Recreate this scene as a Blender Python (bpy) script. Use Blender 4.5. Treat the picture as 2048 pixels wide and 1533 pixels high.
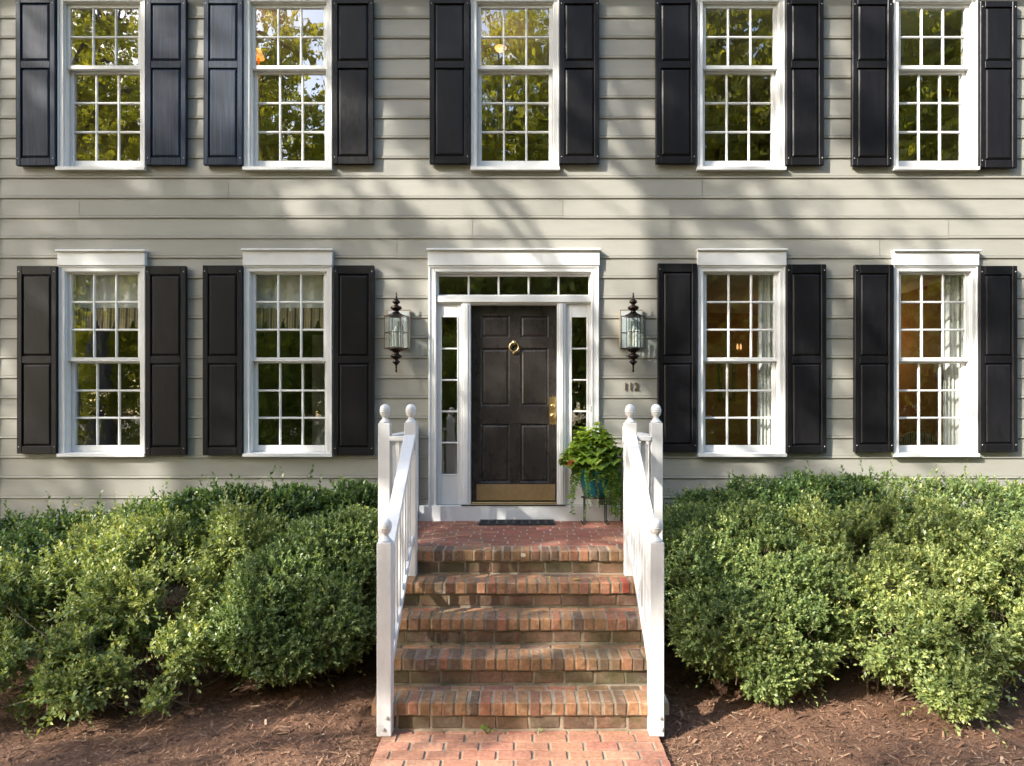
import bpy, math, random
import numpy as np
from mathutils import Vector, Matrix

random.seed(7)
SC = bpy.context.scene
COL = SC.collection
for o in list(bpy.data.objects):
    bpy.data.objects.remove(o)

# ------------------------------------------------------------------ camera, sky, sun, exposure
F, DIST, VX, VY, CZ = 1330.0, 6.82, 1041.0, 820.0, 2.10     # facade lies at y = 0, walk at z = 0
cam = bpy.data.cameras.new('camera')
cam.sensor_width = 36.0
cam.lens = 36.0 * F / 2048.0
cam.shift_x = -(VX - 1024.0) / 2048.0
cam.shift_y = (VY - 766.5) / 2048.0
cam.clip_start, cam.clip_end = 0.05, 600.0
camo = bpy.data.objects.new('camera', cam)
camo.location = (0, -DIST, CZ)
camo.rotation_euler = (math.radians(90), 0, 0)
COL.objects.link(camo)
SC.camera = camo

SUN = Vector((-1.5, -1.0, 1.15)).normalized()
world = bpy.data.worlds.new('World')
SC.world = world
world.use_nodes = True
wn = world.node_tree
sky = wn.nodes.new('ShaderNodeTexSky')
sky.sky_type = 'NISHITA'
sky.sun_disc = False
sky.sun_elevation = math.asin(SUN.z)
sky.sun_rotation = math.atan2(SUN.x, SUN.y)
sky.air_density = 1.0
sky.dust_density = 2.0
wn.links.new(sky.outputs[0], wn.nodes['Background'].inputs[0])
wn.nodes['Background'].inputs[1].default_value = 0.15
sun = bpy.data.lights.new('sun', 'SUN')
sun.energy = 2.8
sun.angle = math.radians(0.45)
sun.color = (1.0, 0.945, 0.86)
suno = bpy.data.objects.new('sun', sun)
suno.rotation_euler = (-SUN).to_track_quat('-Z', 'Y').to_euler()
suno.location = (-15, -10, 15)
COL.objects.link(suno)
SC.view_settings.view_transform = 'Standard'
SC.view_settings.look = 'None'
SC.view_settings.gamma = 1.0
SC.view_settings.exposure = 1.95
SC.render.engine = 'CYCLES'
SC.cycles.use_adaptive_sampling = True
SC.cycles.adaptive_threshold = 0.015
SC.cycles.max_bounces = 6
SC.cycles.diffuse_bounces = 3
SC.cycles.glossy_bounces = 3
SC.cycles.transmission_bounces = 4
SC.cycles.transparent_max_bounces = 8


def PX(px, y=0.0):
    return (px - VX) * (DIST + y) / F


def PZ(py, y=0.0):
    return CZ - (py - VY) * (DIST + y) / F


# ------------------------------------------------------------------ materials
def new_mat(name):
    m = bpy.data.materials.new(name)
    m.use_nodes = True
    nt = m.node_tree
    return m, nt, nt.nodes['Principled BSDF'], nt.nodes['Material Output']


def nd(nt, typ, **kw):
    n = nt.nodes.new(typ)
    for k, v in kw.items():
        setattr(n, k, v)
    return n


def pos(nt, scale=(1, 1, 1)):
    g = nd(nt, 'ShaderNodeNewGeometry')
    mp = nd(nt, 'ShaderNodeMapping')
    mp.inputs['Scale'].default_value = scale
    nt.links.new(g.outputs['Position'], mp.inputs['Vector'])
    return mp.outputs[0]


def noise(nt, vec, scale, detail=4.0, rough=0.6, dist=0.0):
    n = nd(nt, 'ShaderNodeTexNoise')
    n.inputs['Scale'].default_value = scale
    n.inputs['Detail'].default_value = detail
    n.inputs['Roughness'].default_value = rough
    n.inputs['Distortion'].default_value = dist
    nt.links.new(vec, n.inputs['Vector'])
    return n.outputs['Fac']


def ramp(nt, fac, stops, interp='LINEAR'):
    r = nd(nt, 'ShaderNodeValToRGB')
    r.color_ramp.interpolation = interp
    els = r.color_ramp.elements
    while len(els) < len(stops):
        els.new(0.5)
    for e, (p, c) in zip(els, stops):
        e.position = p
        e.color = (c[0], c[1], c[2], 1.0) if not isinstance(c, (int, float)) else (c, c, c, 1.0)
    nt.links.new(fac, r.inputs[0])
    return r.outputs[0]


def mix(nt, a, b, fac, blend='MIX'):
    m = nd(nt, 'ShaderNodeMix', data_type='RGBA', blend_type=blend)
    for sock, v in ((m.inputs[0], fac), (m.inputs[6], a), (m.inputs[7], b)):
        if hasattr(v, 'is_linked'):
            nt.links.new(v, sock)
        elif isinstance(v, (int, float)):
            sock.default_value = v
        else:
            sock.default_value = (v[0], v[1], v[2], 1.0)
    return m.outputs[2]


def bump(nt, b, height, strength=0.3, dist=0.01):
    n = nd(nt, 'ShaderNodeBump')
    n.inputs['Strength'].default_value = strength
    n.inputs['Distance'].default_value = dist
    nt.links.new(height, n.inputs['Height'])
    nt.links.new(n.outputs[0], b.inputs['Normal'])


def objrand(nt):
    return nd(nt, 'ShaderNodeObjectInfo').outputs['Random']


def paint(name, col, rough=0.5, var=0.12, scale=(1, 1, 1), nscale=6.0, bstr=0.15, bdist=0.002, dirt=None, rnd=0.05, spec=0.5):
    m, nt, b, out = new_mat(name)
    v = pos(nt, scale)
    n1 = noise(nt, v, nscale, 6.0)
    lo = tuple(c * (1 - var) for c in col)
    hi = tuple(min(1, c * (1 + var)) for c in col)
    c = ramp(nt, n1, [(0.3, lo), (0.7, hi)])
    if rnd:
        rr = ramp(nt, objrand(nt), [(0, 1 - rnd), (1, 1 + rnd)])
        c = mix(nt, c, rr, 1.0, 'MULTIPLY')
    if dirt:
        dn = noise(nt, pos(nt, (1, 1, 0.35)), 3.1, 8.0, 0.7)
        c = mix(nt, c, dirt[0], ramp(nt, dn, [(dirt[1], 0.0), (dirt[1] + 0.22, dirt[2])]))
    nt.links.new(c, b.inputs['Base Color'])
    b.inputs['Roughness'].default_value = rough
    b.inputs['Specular IOR Level'].default_value = spec
    rn = noise(nt, v, nscale * 2.3, 4.0)
    nt.links.new(ramp(nt, rn, [(0.3, max(0.05, rough - 0.1)), (0.75, min(1, rough + 0.12))]), b.inputs['Roughness'])
    bump(nt, b, noise(nt, v, nscale * 7, 5.0), bstr, bdist)
    return m


M = {}
M['siding'] = paint('siding_paint', (0.302, 0.295, 0.255), 0.5, 0.05, (0.5, 1, 3), 5.0, 0.25, 0.0015, ((0.235, 0.228, 0.20), 0.60, 0.35), 0.06)
M['white'] = paint('white_trim_paint', (0.70, 0.705, 0.69), 0.38, 0.04, (1, 1, 1), 9.0, 0.12, 0.001, ((0.62, 0.60, 0.54), 0.66, 0.22), 0.03)
M['railwhite'] = paint('white_rail_paint', (0.66, 0.655, 0.64), 0.45, 0.05, (6, 6, 0.8), 5.0, 0.35, 0.0015, ((0.44, 0.40, 0.33), 0.57, 0.6), 0.04)
M['black'] = paint('black_shutter_paint', (0.0095, 0.0090, 0.0105), 0.40, 0.25, (4, 1, 0.7), 7.0, 0.25, 0.001, ((0.024, 0.023, 0.023), 0.6, 0.5), 0.2, 0.25)
M['screw'] = paint('pale_screw', (0.6, 0.6, 0.58), 0.4, 0.05)
M['door'] = paint('dark_door_paint', (0.031, 0.0265, 0.024), 0.30, 0.2, (2, 1, 1), 3.0, 0.05, 0.0004, ((0.026, 0.019, 0.016), 0.55, 0.35), 0.05, 0.4)
M['mat'] = paint('black_rubber', (0.018, 0.019, 0.022), 0.6, 0.3, (1, 1, 1), 30.0, 0.6, 0.003)
M['iron'] = paint('black_iron', (0.015, 0.014, 0.014), 0.45, 0.2)
M['bolt'] = paint('galvanised_bolt', (0.45, 0.44, 0.40), 0.5, 0.2, (1, 1, 1), 40)
M['stem'] = paint('woody_stem', (0.17, 0.125, 0.075), 0.8, 0.3, (1, 1, 1), 30.0, 0.5, 0.003)
M['bark'] = paint('tree_bark', (0.10, 0.08, 0.06), 0.9, 0.35, (1, 1, 0.25), 9.0, 0.8, 0.02)
M['roof'] = paint('roof_shingle', (0.06, 0.058, 0.055), 0.9, 0.3, (1, 1, 1), 14.0)
M['curtain'] = paint('white_curtain', (0.82, 0.82, 0.79), 0.8, 0.05)
M['shade'] = paint('lamp_shade_cloth', (0.75, 0.66, 0.62), 0.8, 0.05)
M['wood_in'] = paint('dark_furniture', (0.07, 0.035, 0.018), 0.4, 0.3, (1, 6, 1), 6.0)
M['floor_in'] = paint('oak_floor', (0.22, 0.12, 0.055), 0.4, 0.2, (1, 6, 1), 4.0)
M['ceil_in'] = paint('ceiling_paint', (0.72, 0.70, 0.64), 0.8, 0.03)
M['wall_tan'] = paint('tan_wall', (0.34, 0.19, 0.075), 0.7, 0.05)
M['wall_cream'] = paint('cream_wall', (0.40, 0.30, 0.15), 0.7, 0.05)
M['wall_sage'] = paint('sage_wall', (0.13, 0.12, 0.085), 0.7, 0.05)
M['red'] = paint('red_flower', (0.60, 0.06, 0.03), 0.5, 0.2)
M['candle'] = paint('ivory_candle_sleeve', (0.75, 0.70, 0.58), 0.5, 0.05)
M['fallen'] = paint('yellow_dry_leaf', (0.50, 0.34, 0.07), 0.6, 0.3, (1, 1, 1), 60.0)
M['paintspot'] = paint('pale_paint_spot', (0.62, 0.54, 0.42), 0.7, 0.1, (1, 1, 1), 50.0)
M['stone'] = paint('stained_stone', (0.28, 0.22, 0.14), 0.85, 0.3, (1, 1, 1), 20.0, 0.6, 0.006)


def weathered():
    m, nt, b, out = new_mat('weathered_shutter_sky_sheen')
    v = pos(nt, (26, 1, 0.9))
    s = noise(nt, v, 2.2, 6.0, 0.65)
    c = ramp(nt, s, [(0.35, (0.009, 0.013, 0.022)), (0.62, (0.022, 0.036, 0.064)), (0.82, (0.060, 0.085, 0.125))])  # blue stops paint the sky's reflection into the weathered streaks
    nt.links.new(c, b.inputs['Base Color'])
    b.inputs['Roughness'].default_value = 0.45
    b.inputs['Specular IOR Level'].default_value = 0.22
    bump(nt, b, s, 0.25, 0.002)
    return m


M['blackold'] = weathered()


def metal(name, col, rough, var=0.25, tarn=None):
    m, nt, b, out = new_mat(name)
    n1 = noise(nt, pos(nt), 30.0, 5.0)
    c = ramp(nt, n1, [(0.3, tuple(x * (1 - var) for x in col)), (0.7, col)])
    if tarn:
        c = mix(nt, c, tarn, ramp(nt, noise(nt, pos(nt), 11.0, 4.0), [(0.45, 0.0), (0.65, 0.8)]))
    nt.links.new(c, b.inputs['Base Color'])
    b.inputs['Metallic'].default_value = 1.0
    b.inputs['Roughness'].default_value = rough
    bump(nt, b, n1, 0.1, 0.001)
    return m


M['brass'] = metal('aged_brass', (0.62, 0.45, 0.20), 0.38)
M['brassdull'] = metal('dull_brass_plate', (0.48, 0.36, 0.20), 0.5, 0.2)
M['bronze'] = metal('bronze', (0.040, 0.034, 0.033), 0.38, 0.3, (0.09, 0.052, 0.036))
M['numeral'] = metal('tarnished_numeral', (0.30, 0.22, 0.11), 0.5)


def glass_mat(name, ior, tint=(0.93, 0.95, 0.93), wav=0.012, rough=0.0):
    m, nt, b, out = new_mat(name)
    nt.nodes.remove(b)
    tr = nd(nt, 'ShaderNodeBsdfTransparent')
    tr.inputs[0].default_value = (*tint, 1)
    gl = nd(nt, 'ShaderNodeBsdfGlossy')
    gl.inputs['Roughness'].default_value = rough
    gl.inputs['Color'].default_value = (1, 1, 1, 1)
    lw = nd(nt, 'ShaderNodeLayerWeight')      # Schlick reflectance, alike from both sides of the thin pane
    lw.inputs['Blend'].default_value = 0.5
    pw = nd(nt, 'ShaderNodeMath', operation='POWER')
    pw.inputs[1].default_value = 5.0
    nt.links.new(lw.outputs['Facing'], pw.inputs[0])
    fr = nd(nt, 'ShaderNodeMath', operation='MULTIPLY_ADD')
    fr.inputs[1].default_value, fr.inputs[2].default_value = 1 - ior, ior
    nt.links.new(pw.outputs[0], fr.inputs[0])
    mx = nd(nt, 'ShaderNodeMixShader')
    nt.links.new(fr.outputs[0], mx.inputs[0])
    nt.links.new(tr.outputs[0], mx.inputs[1])
    nt.links.new(gl.outputs[0], mx.inputs[2])
    nt.links.new(mx.outputs[0], out.inputs[0])
    bp = nd(nt, 'ShaderNodeBump')
    bp.inputs['Strength'].default_value = wav
    bp.inputs['Distance'].default_value = 0.05
    nt.links.new(noise(nt, pos(nt, (1, 1, 0.6)), 7.0, 2.0), bp.inputs['Height'])
    nt.links.new(bp.outputs[0], gl.inputs['Normal'])
    return m


M['glass'] = glass_mat('window_glass', 0.29)
M['lampglass'] = glass_mat('lantern_glass', 0.10, (0.90, 0.95, 0.95), 0.03)
M['mirror'] = paint('pale_back_plate', (0.40, 0.42, 0.41), 0.25, 0.05)


def emis(name, col, s):
    m, nt, b, out = new_mat(name)
    b.inputs['Base Color'].default_value = (*col, 1)
    b.inputs['Emission Color'].default_value = (*col, 1)
    b.inputs['Emission Strength'].default_value = s
    b.inputs['Roughness'].default_value = 0.7
    return m


M['litshade'] = emis('lit_lamp_shade', (1.0, 0.42, 0.12), 0.28)
M['litbulb'] = emis('lit_candle_bulb', (1.0, 0.5, 0.2), 0.45)
M['bulb'] = emis('clear_bulb', (0.8, 0.75, 0.65), 0.0)


def brick_mat(name, stops, stain=0.0, white=0.25, rough=0.85, dark=0.5):
    m, nt, b, out = new_mat(name)
    c = ramp(nt, objrand(nt), stops)
    v = pos(nt)
    n1 = noise(nt, v, 38.0, 8.0, 0.7)
    c = mix(nt, c, ramp(nt, n1, [(0.3, 0.55), (0.7, 1.25)]), 1.0, 'MULTIPLY')
    n2 = noise(nt, v, 9.0, 5.0, 0.7)
    c = mix(nt, c, (0.055, 0.042, 0.034), ramp(nt, n2, [(0.50, 0.0), (0.72, dark)]))
    if white:
        n3 = noise(nt, pos(nt, (1, 1.6, 1)), 14.0, 6.0, 0.7)
        c = mix(nt, c, (0.46, 0.38, 0.30), ramp(nt, n3, [(0.55, 0.0), (0.70, white)]))
    if stain:
        n4 = noise(nt, pos(nt, (1, 1, 1.5)), 2.6, 6.0, 0.6)
        c = mix(nt, c, (0.075, 0.070, 0.022), ramp(nt, n4, [(0.44, 0.0), (0.66, stain)]))
    nt.links.new(c, b.inputs['Base Color'])
    b.inputs['Roughness'].default_value = rough
    bump(nt, b, n1, 0.7, 0.006)
    return m


RED = [(0.0, (0.29, 0.105, 0.065)), (0.3, (0.37, 0.145, 0.09)), (0.6, (0.33, 0.105, 0.075)), (0.85, (0.42, 0.19, 0.11)), (1.0, (0.27, 0.14, 0.10))]
MIXED = [(0.0, (0.13, 0.080, 0.060)), (0.14, (0.20, 0.115, 0.072)), (0.26, (0.36, 0.185, 0.09)), (0.55, (0.39, 0.20, 0.095)), (0.78, (0.44, 0.215, 0.11)), (0.93, (0.36, 0.14, 0.08)), (1.0, (0.19, 0.125, 0.095))]
PATH = [(0.0, (0.36, 0.165, 0.10)), (0.35, (0.43, 0.21, 0.12)), (0.65, (0.38, 0.155, 0.10)), (1.0, (0.46, 0.25, 0.15))]
M['brick_land'] = brick_mat('landing_brick', RED, 0.25, 0.12, dark=0.25)
M['brick_row'] = brick_mat('rowlock_brick', MIXED, 0.5, 0.5, dark=0.45)
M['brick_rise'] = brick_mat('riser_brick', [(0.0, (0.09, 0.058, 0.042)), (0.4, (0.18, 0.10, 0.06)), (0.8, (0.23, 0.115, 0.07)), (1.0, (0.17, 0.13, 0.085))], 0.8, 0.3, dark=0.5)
M['brick_path'] = brick_mat('path_brick', PATH, 0.0, 0.15, dark=0.22)
M['brick_red'] = brick_mat('red_repair_brick', [(0.0, (0.33, 0.065, 0.04)), (1.0, (0.38, 0.08, 0.05))], 0.0, 0.05, dark=0.2)


def mortar_mat(name, a, b_, mossy):
    m, nt, b, out = new_mat(name)
    v = pos(nt)
    c = ramp(nt, noise(nt, v, 26.0, 8.0, 0.75), [(0.3, a), (0.7, b_)])
    c = mix(nt, c, (0.085, 0.085, 0.03), ramp(nt, noise(nt, v, 3.4, 6.0, 0.7), [(0.46, 0.0), (0.66, mossy)]))
    nt.links.new(c, b.inputs['Base Color'])
    b.inputs['Roughness'].default_value = 0.95
    bump(nt, b, noise(nt, v, 90.0, 6.0), 0.8, 0.006)
    return m


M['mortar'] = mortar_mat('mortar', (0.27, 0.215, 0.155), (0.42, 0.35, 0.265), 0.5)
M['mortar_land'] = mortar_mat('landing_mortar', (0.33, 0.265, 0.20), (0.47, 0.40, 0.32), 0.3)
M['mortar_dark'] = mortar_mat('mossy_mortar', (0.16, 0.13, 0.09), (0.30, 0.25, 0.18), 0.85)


def leaf_mat(name, stops, rough=0.35, trans=0.28, spec=0.5):
    m, nt, b, out = new_mat(name)
    a = nd(nt, 'ShaderNodeAttribute', attribute_name='tone')
    c = ramp(nt, a.outputs['Fac'], stops)
    nt.links.new(c, b.inputs['Base Color'])
    b.inputs['Roughness'].default_value = rough
    b.inputs['Specular IOR Level'].default_value = spec
    t = nd(nt, 'ShaderNodeBsdfTranslucent')
    tc = mix(nt, c, (1.25, 1.15, 0.45), 1.0, 'MULTIPLY')
    nt.links.new(tc, t.inputs['Color'])
    mx = nd(nt, 'ShaderNodeMixShader')
    mx.inputs[0].default_value = trans
    nt.links.new(b.outputs[0], mx.inputs[1])
    nt.links.new(t.outputs[0], mx.inputs[2])
    nt.links.new(mx.outputs[0], out.inputs[0])
    return m


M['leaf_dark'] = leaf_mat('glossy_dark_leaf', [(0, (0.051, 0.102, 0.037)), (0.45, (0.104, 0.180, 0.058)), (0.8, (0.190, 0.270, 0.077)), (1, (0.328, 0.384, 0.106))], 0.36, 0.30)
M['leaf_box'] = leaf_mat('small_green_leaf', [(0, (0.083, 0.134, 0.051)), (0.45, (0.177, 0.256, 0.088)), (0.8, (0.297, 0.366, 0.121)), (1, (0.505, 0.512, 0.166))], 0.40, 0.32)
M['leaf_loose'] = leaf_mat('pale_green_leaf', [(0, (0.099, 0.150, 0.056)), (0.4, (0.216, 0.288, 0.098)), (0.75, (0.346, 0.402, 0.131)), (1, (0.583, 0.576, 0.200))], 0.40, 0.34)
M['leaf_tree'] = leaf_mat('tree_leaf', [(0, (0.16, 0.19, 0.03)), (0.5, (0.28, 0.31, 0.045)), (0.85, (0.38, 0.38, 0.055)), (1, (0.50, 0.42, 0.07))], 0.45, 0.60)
M['leaf_coleus'] = leaf_mat('lime_coleus_leaf', [(0, (0.08, 0.15, 0.02)), (0.3, (0.20, 0.33, 0.035)), (0.8, (0.32, 0.45, 0.05)), (1, (0.46, 0.54, 0.07))], 0.5, 0.35)
M['leaf_trail'] = leaf_mat('trailing_leaf', [(0, (0.08, 0.17, 0.02)), (0.5, (0.18, 0.30, 0.035)), (1, (0.30, 0.40, 0.06))], 0.5, 0.3)
M['leaf_heart'] = leaf_mat('dark_leaf_heart', [(0, (0.05, 0.02, 0.012)), (1, (0.09, 0.06, 0.02))], 0.5, 0.1)


def pot_mat():
    m, nt, b, out = new_mat('teal_glaze')
    n1 = noise(nt, pos(nt, (3, 3, 0.8)), 8.0, 5.0)
    nt.links.new(ramp(nt, n1, [(0.3, (0.004, 0.075, 0.105)), (0.7, (0.012, 0.20, 0.23))]), b.inputs['Base Color'])
    b.inputs['Roughness'].default_value = 0.2
    return m


M['pot'] = pot_mat()


def mulch_mat(name, a, b_, c_):
    m, nt, b, out = new_mat(name)
    v = pos(nt)
    n1 = noise(nt, v, 55.0, 9.0, 0.75, 1.5)
    c = ramp(nt, n1, [(0.28, a), (0.5, b_), (0.72, c_)])
    nt.links.new(c, b.inputs['Base Color'])
    b.inputs['Roughness'].default_value = 0.95
    bump(nt, b, n1, 1.0, 0.02)
    return m


M['mulch'] = mulch_mat('bark_mulch', (0.085, 0.040, 0.022), (0.22, 0.112, 0.062), (0.36, 0.21, 0.125))
M['ground'] = mulch_mat('leaf_littered_ground', (0.03, 0.032, 0.012), (0.06, 0.055, 0.02), (0.11, 0.085, 0.035))


def chip_mat():
    m, nt, b, out = new_mat('mulch_shreds')
    a = nd(nt, 'ShaderNodeAttribute', attribute_name='tone')
    nt.links.new(ramp(nt, a.outputs['Fac'], [(0, (0.075, 0.036, 0.02)), (0.5, (0.22, 0.112, 0.062)), (0.9, (0.35, 0.205, 0.12)), (1, (0.52, 0.37, 0.24))]), b.inputs['Base Color'])
    b.inputs['Roughness'].default_value = 0.9
    return m


M['chips'] = chip_mat()


def stripe_mat():
    m, nt, b, out = new_mat('striped_valance_fabric')
    g = nd(nt, 'ShaderNodeNewGeometry')
    sx = nd(nt, 'ShaderNodeSeparateXYZ')
    nt.links.new(g.outputs['Position'], sx.inputs[0])
    md = nd(nt, 'ShaderNodeMath', operation='PINGPONG')
    md.inputs[1].default_value = 0.042
    nt.links.new(sx.outputs[0], md.inputs[0])
    mm = nd(nt, 'ShaderNodeMath', operation='MULTIPLY')
    mm.inputs[1].default_value = 1 / 0.042
    nt.links.new(md.outputs[0], mm.inputs[0])
    nt.links.new(ramp(nt, mm.outputs[0], [(0, (0.09, 0.07, 0.08)), (0.2, (0.52, 0.44, 0.27)), (0.5, (0.22, 0.10, 0.055)), (0.7, (0.55, 0.48, 0.33)), (0.9, (0.25, 0.20, 0.10))], 'CONSTANT'), b.inputs['Base Color'])
    b.inputs['Roughness'].default_value = 0.8
    return m


M['stripe'] = stripe_mat()


# ------------------------------------------------------------------ mesh helpers
class MB:
    def __init__(self):
        self.v, self.f = [], []

    def add(self, vs, fs):
        n = len(self.v)
        self.v += [tuple(p) for p in vs]
        self.f += [tuple(i + n for i in f) for f in fs]
        return self

    def box(self, x0, x1, y0, y1, z0, z1, b=0.0):
        lo, hi = (x0, y0, z0), (x1, y1, z1)
        b = min(b, 0.45 * min(x1 - x0, y1 - y0, z1 - z0))
        if b <= 0:
            vs = [(x0, y0, z0), (x1, y0, z0), (x1, y1, z0), (x0, y1, z0), (x0, y0, z1), (x1, y0, z1), (x1, y1, z1), (x0, y1, z1)]
            return self.add(vs, [(0, 3, 2, 1), (4, 5, 6, 7), (0, 1, 5, 4), (1, 2, 6, 5), (2, 3, 7, 6), (3, 0, 4, 7)])
        vs, idx = [], {}
        for c in range(8):
            s = ((c & 1), (c >> 1) & 1, (c >> 2) & 1)
            for a in range(3):
                p = []
                for k in range(3):
                    e = hi[k] if s[k] else lo[k]
                    if k != a:
                        e += -b if s[k] else b
                    p.append(e)
                idx[(s, a)] = len(vs)
                vs.append(p)
        fs = []
        ctr = [(lo[k] + hi[k]) / 2 for k in range(3)]

        def face(ids):
            pts = [Vector(vs[i]) for i in ids]
            nrm = (pts[1] - pts[0]).cross(pts[2] - pts[0])
            mid = sum(pts, Vector()) / len(pts) - Vector(ctr)
            fs.append(tuple(ids) if nrm.dot(mid) > 0 else tuple(reversed(ids)))
        for a in range(3):
            o = [k for k in range(3) if k != a]
            for sa in (0, 1):
                ids = []
                for (p, q) in ((0, 0), (1, 0), (1, 1), (0, 1)):
                    s = [0, 0, 0]
                    s[a], s[o[0]], s[o[1]] = sa, p, q
                    ids.append(idx[(tuple(s), a)])
                face(ids)
            for p in (0, 1):
                for q in (0, 1):
                    ids = []
                    for (e, ax) in ((0, o[0]), (1, o[0]), (1, o[1]), (0, o[1])):
                        s = [0, 0, 0]
                        s[a], s[o[0]], s[o[1]] = e, p, q
                        ids.append(idx[(tuple(s), ax)])
                    face(ids)
        for c in range(8):
            s = ((c & 1), (c >> 1) & 1, (c >> 2) & 1)
            face([idx[(s, 0)], idx[(s, 1)], idx[(s, 2)]])
        return self.add(vs, fs)

    def lathe(self, prof, cx=0, cy=0, cz=0, seg=20, axis='z'):
        vs, fs = [], []
        for (r, h) in prof:
            for k in range(seg):
                t = 2 * math.pi * k / seg
                if axis == 'z':
                    vs.append((cx + r * math.cos(t), cy + r * math.sin(t), cz + h))
                else:
                    vs.append((cx + r * math.cos(t), cy - h, cz + r * math.sin(t)))
        for i in range(len(prof) - 1):
            for k in range(seg):
                a, b_ = i * seg + k, i * seg + (k + 1) % seg
                fs.append((a, b_, b_ + seg, a + seg))
        fs.append(tuple(reversed(range(seg))))
        fs.append(tuple(range((len(prof) - 1) * seg, len(prof) * seg)))
        return self.add(vs, fs)

    def tube(self, pts, r, seg=6):
        pts = [Vector(p) for p in pts]
        vs, fs = [], []
        for i, p in enumerate(pts):
            d = (pts[min(i + 1, len(pts) - 1)] - pts[max(i - 1, 0)]).normalized()
            u = d.cross(Vector((0.31, 0.77, 0.55))).normalized()
            w = d.cross(u)
            rr = r[i] if isinstance(r, (list, tuple)) else r
            for k in range(seg):
                t = 2 * math.pi * k / seg
                vs.append(p + (u * math.cos(t) + w * math.sin(t)) * rr)
        for i in range(len(pts) - 1):
            for k in range(seg):
                a, b_ = i * seg + k, i * seg + (k + 1) % seg
                fs.append((a, b_, b_ + seg, a + seg))
        fs.append(tuple(reversed(range(seg))))
        fs.append(tuple(range((len(pts) - 1) * seg, len(pts) * seg)))
        return self.add(vs, fs)

    def mesh(self, name, mat, smooth=False):
        me = bpy.data.meshes.new(name)
        me.from_pydata(self.v, [], self.f)
        if mat is not None:
            me.materials.append(mat)
        if smooth:
            me.polygons.foreach_set('use_smooth', [True] * len(me.polygons))
        me.update()
        return me


WL = {}


def obj(name, data, parent=None, loc=(0, 0, 0), rot=None, scale=None):
    """data: mesh (its vertices relative to loc) or None for an Empty; loc is in world space"""
    o = bpy.data.objects.new(name, data)
    COL.objects.link(o)
    w = Vector(loc)
    WL[o.name] = w
    if parent is not None:
        o.parent = parent
        o.location = w - WL[parent.name]
    else:
        o.location = w
    if rot:
        o.rotation_euler = rot
    if scale:
        o.scale = scale
    return o


def part(name, mb, mat, parent, smooth=False):
    """mesh built in world coordinates; its origin is set to the middle of its bounds"""
    a = np.array(mb.v, dtype=float)
    c = (a.min(0) + a.max(0)) / 2
    mb.v = [tuple(p) for p in (a - c)]
    return obj(name, mb.mesh(name, mat, smooth), parent, c)


def tag(o, label=None, cat=None, group=None, kind=None):
    if label:
        o['label'] = label
    if cat:
        o['category'] = cat
    if group:
        o['group'] = group
    if kind:
        o['kind'] = kind
    return o


def bx(*a, b=0.003):
    return MB().box(*a, b=b)


def tri_mesh(name, V, quads, mat, tone=None):
    """numpy quads -> mesh with an optional per-face float attribute"""
    me = bpy.data.meshes.new(name)
    V = np.asarray(V, dtype=np.float32)
    Q = np.asarray(quads, dtype=np.int32)
    me.vertices.add(len(V))
    me.vertices.foreach_set('co', V.ravel())
    me.loops.add(Q.size)
    me.loops.foreach_set('vertex_index', Q.ravel())
    me.polygons.add(len(Q))
    k = Q.shape[1]
    me.polygons.foreach_set('loop_start', np.arange(0, Q.size, k, dtype=np.int32))
    me.update(calc_edges=True)
    if tone is not None:
        at = me.attributes.new('tone', 'FLOAT', 'FACE')
        at.data.foreach_set('value', np.asarray(tone, dtype=np.float32))
    me.materials.append(mat)
    return me


# ------------------------------------------------------------------ ground, beds, path
g = MB()
g.add([(-150, -150, -0.10), (150, -150, -0.10), (150, 150, -0.10), (-150, 150, -0.10)], [(0, 1, 2, 3)])
tag(obj('ground', g.mesh('ground', M['ground'])), 'leaf littered ground around the house', kind='structure')


def hnoise(x, y):
    return (0.018 * np.sin(3.1 * x + 1.3 * np.sin(2.3 * y)) + 0.014 * np.sin(4.7 * y + 2.0 * np.sin(1.9 * x))
            + 0.006 * np.sin(17 * x + 5 * y) + 0.006 * np.sin(21 * y - 9 * x) + 0.004 * np.sin(47 * x + 31 * y) + 0.004 * np.sin(53 * y - 37 * x))


def bed_z(x, y):
    rise = np.clip((y + 2.0) / 2.0, 0, 1) * 0.14
    edge = np.clip((np.abs(x) - 0.90) / 0.25, 0, 1)
    return -0.045 + edge * (0.03 + rise) + hnoise(x, y) * edge


for side in (-1, 1):
    nx, ny = 130, 110
    xs = np.linspace(0.89, 7.5, nx) * side
    ys = np.linspace(-4.6, 0.0, ny)
    X, Y = np.meshgrid(xs, ys)
    V = np.stack([X, Y, bed_z(X, Y)], -1).reshape(-1, 3)
    i = np.arange(nx * ny).reshape(ny, nx)
    Q = np.stack([i[:-1, :-1], i[:-1, 1:], i[1:, 1:], i[1:, :-1]], -1).reshape(-1, 4)
    if side < 0:
        Q = Q[:, ::-1]
    me = tri_mesh('mulch_bed', V, Q, M['mulch'])
    me.polygons.foreach_set('use_smooth', [True] * len(me.polygons))
    tag(obj('mulch_bed', me), 'brown bark mulch bed %s of the brick steps' % ('left' if side < 0 else 'right'), kind='structure')

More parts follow.
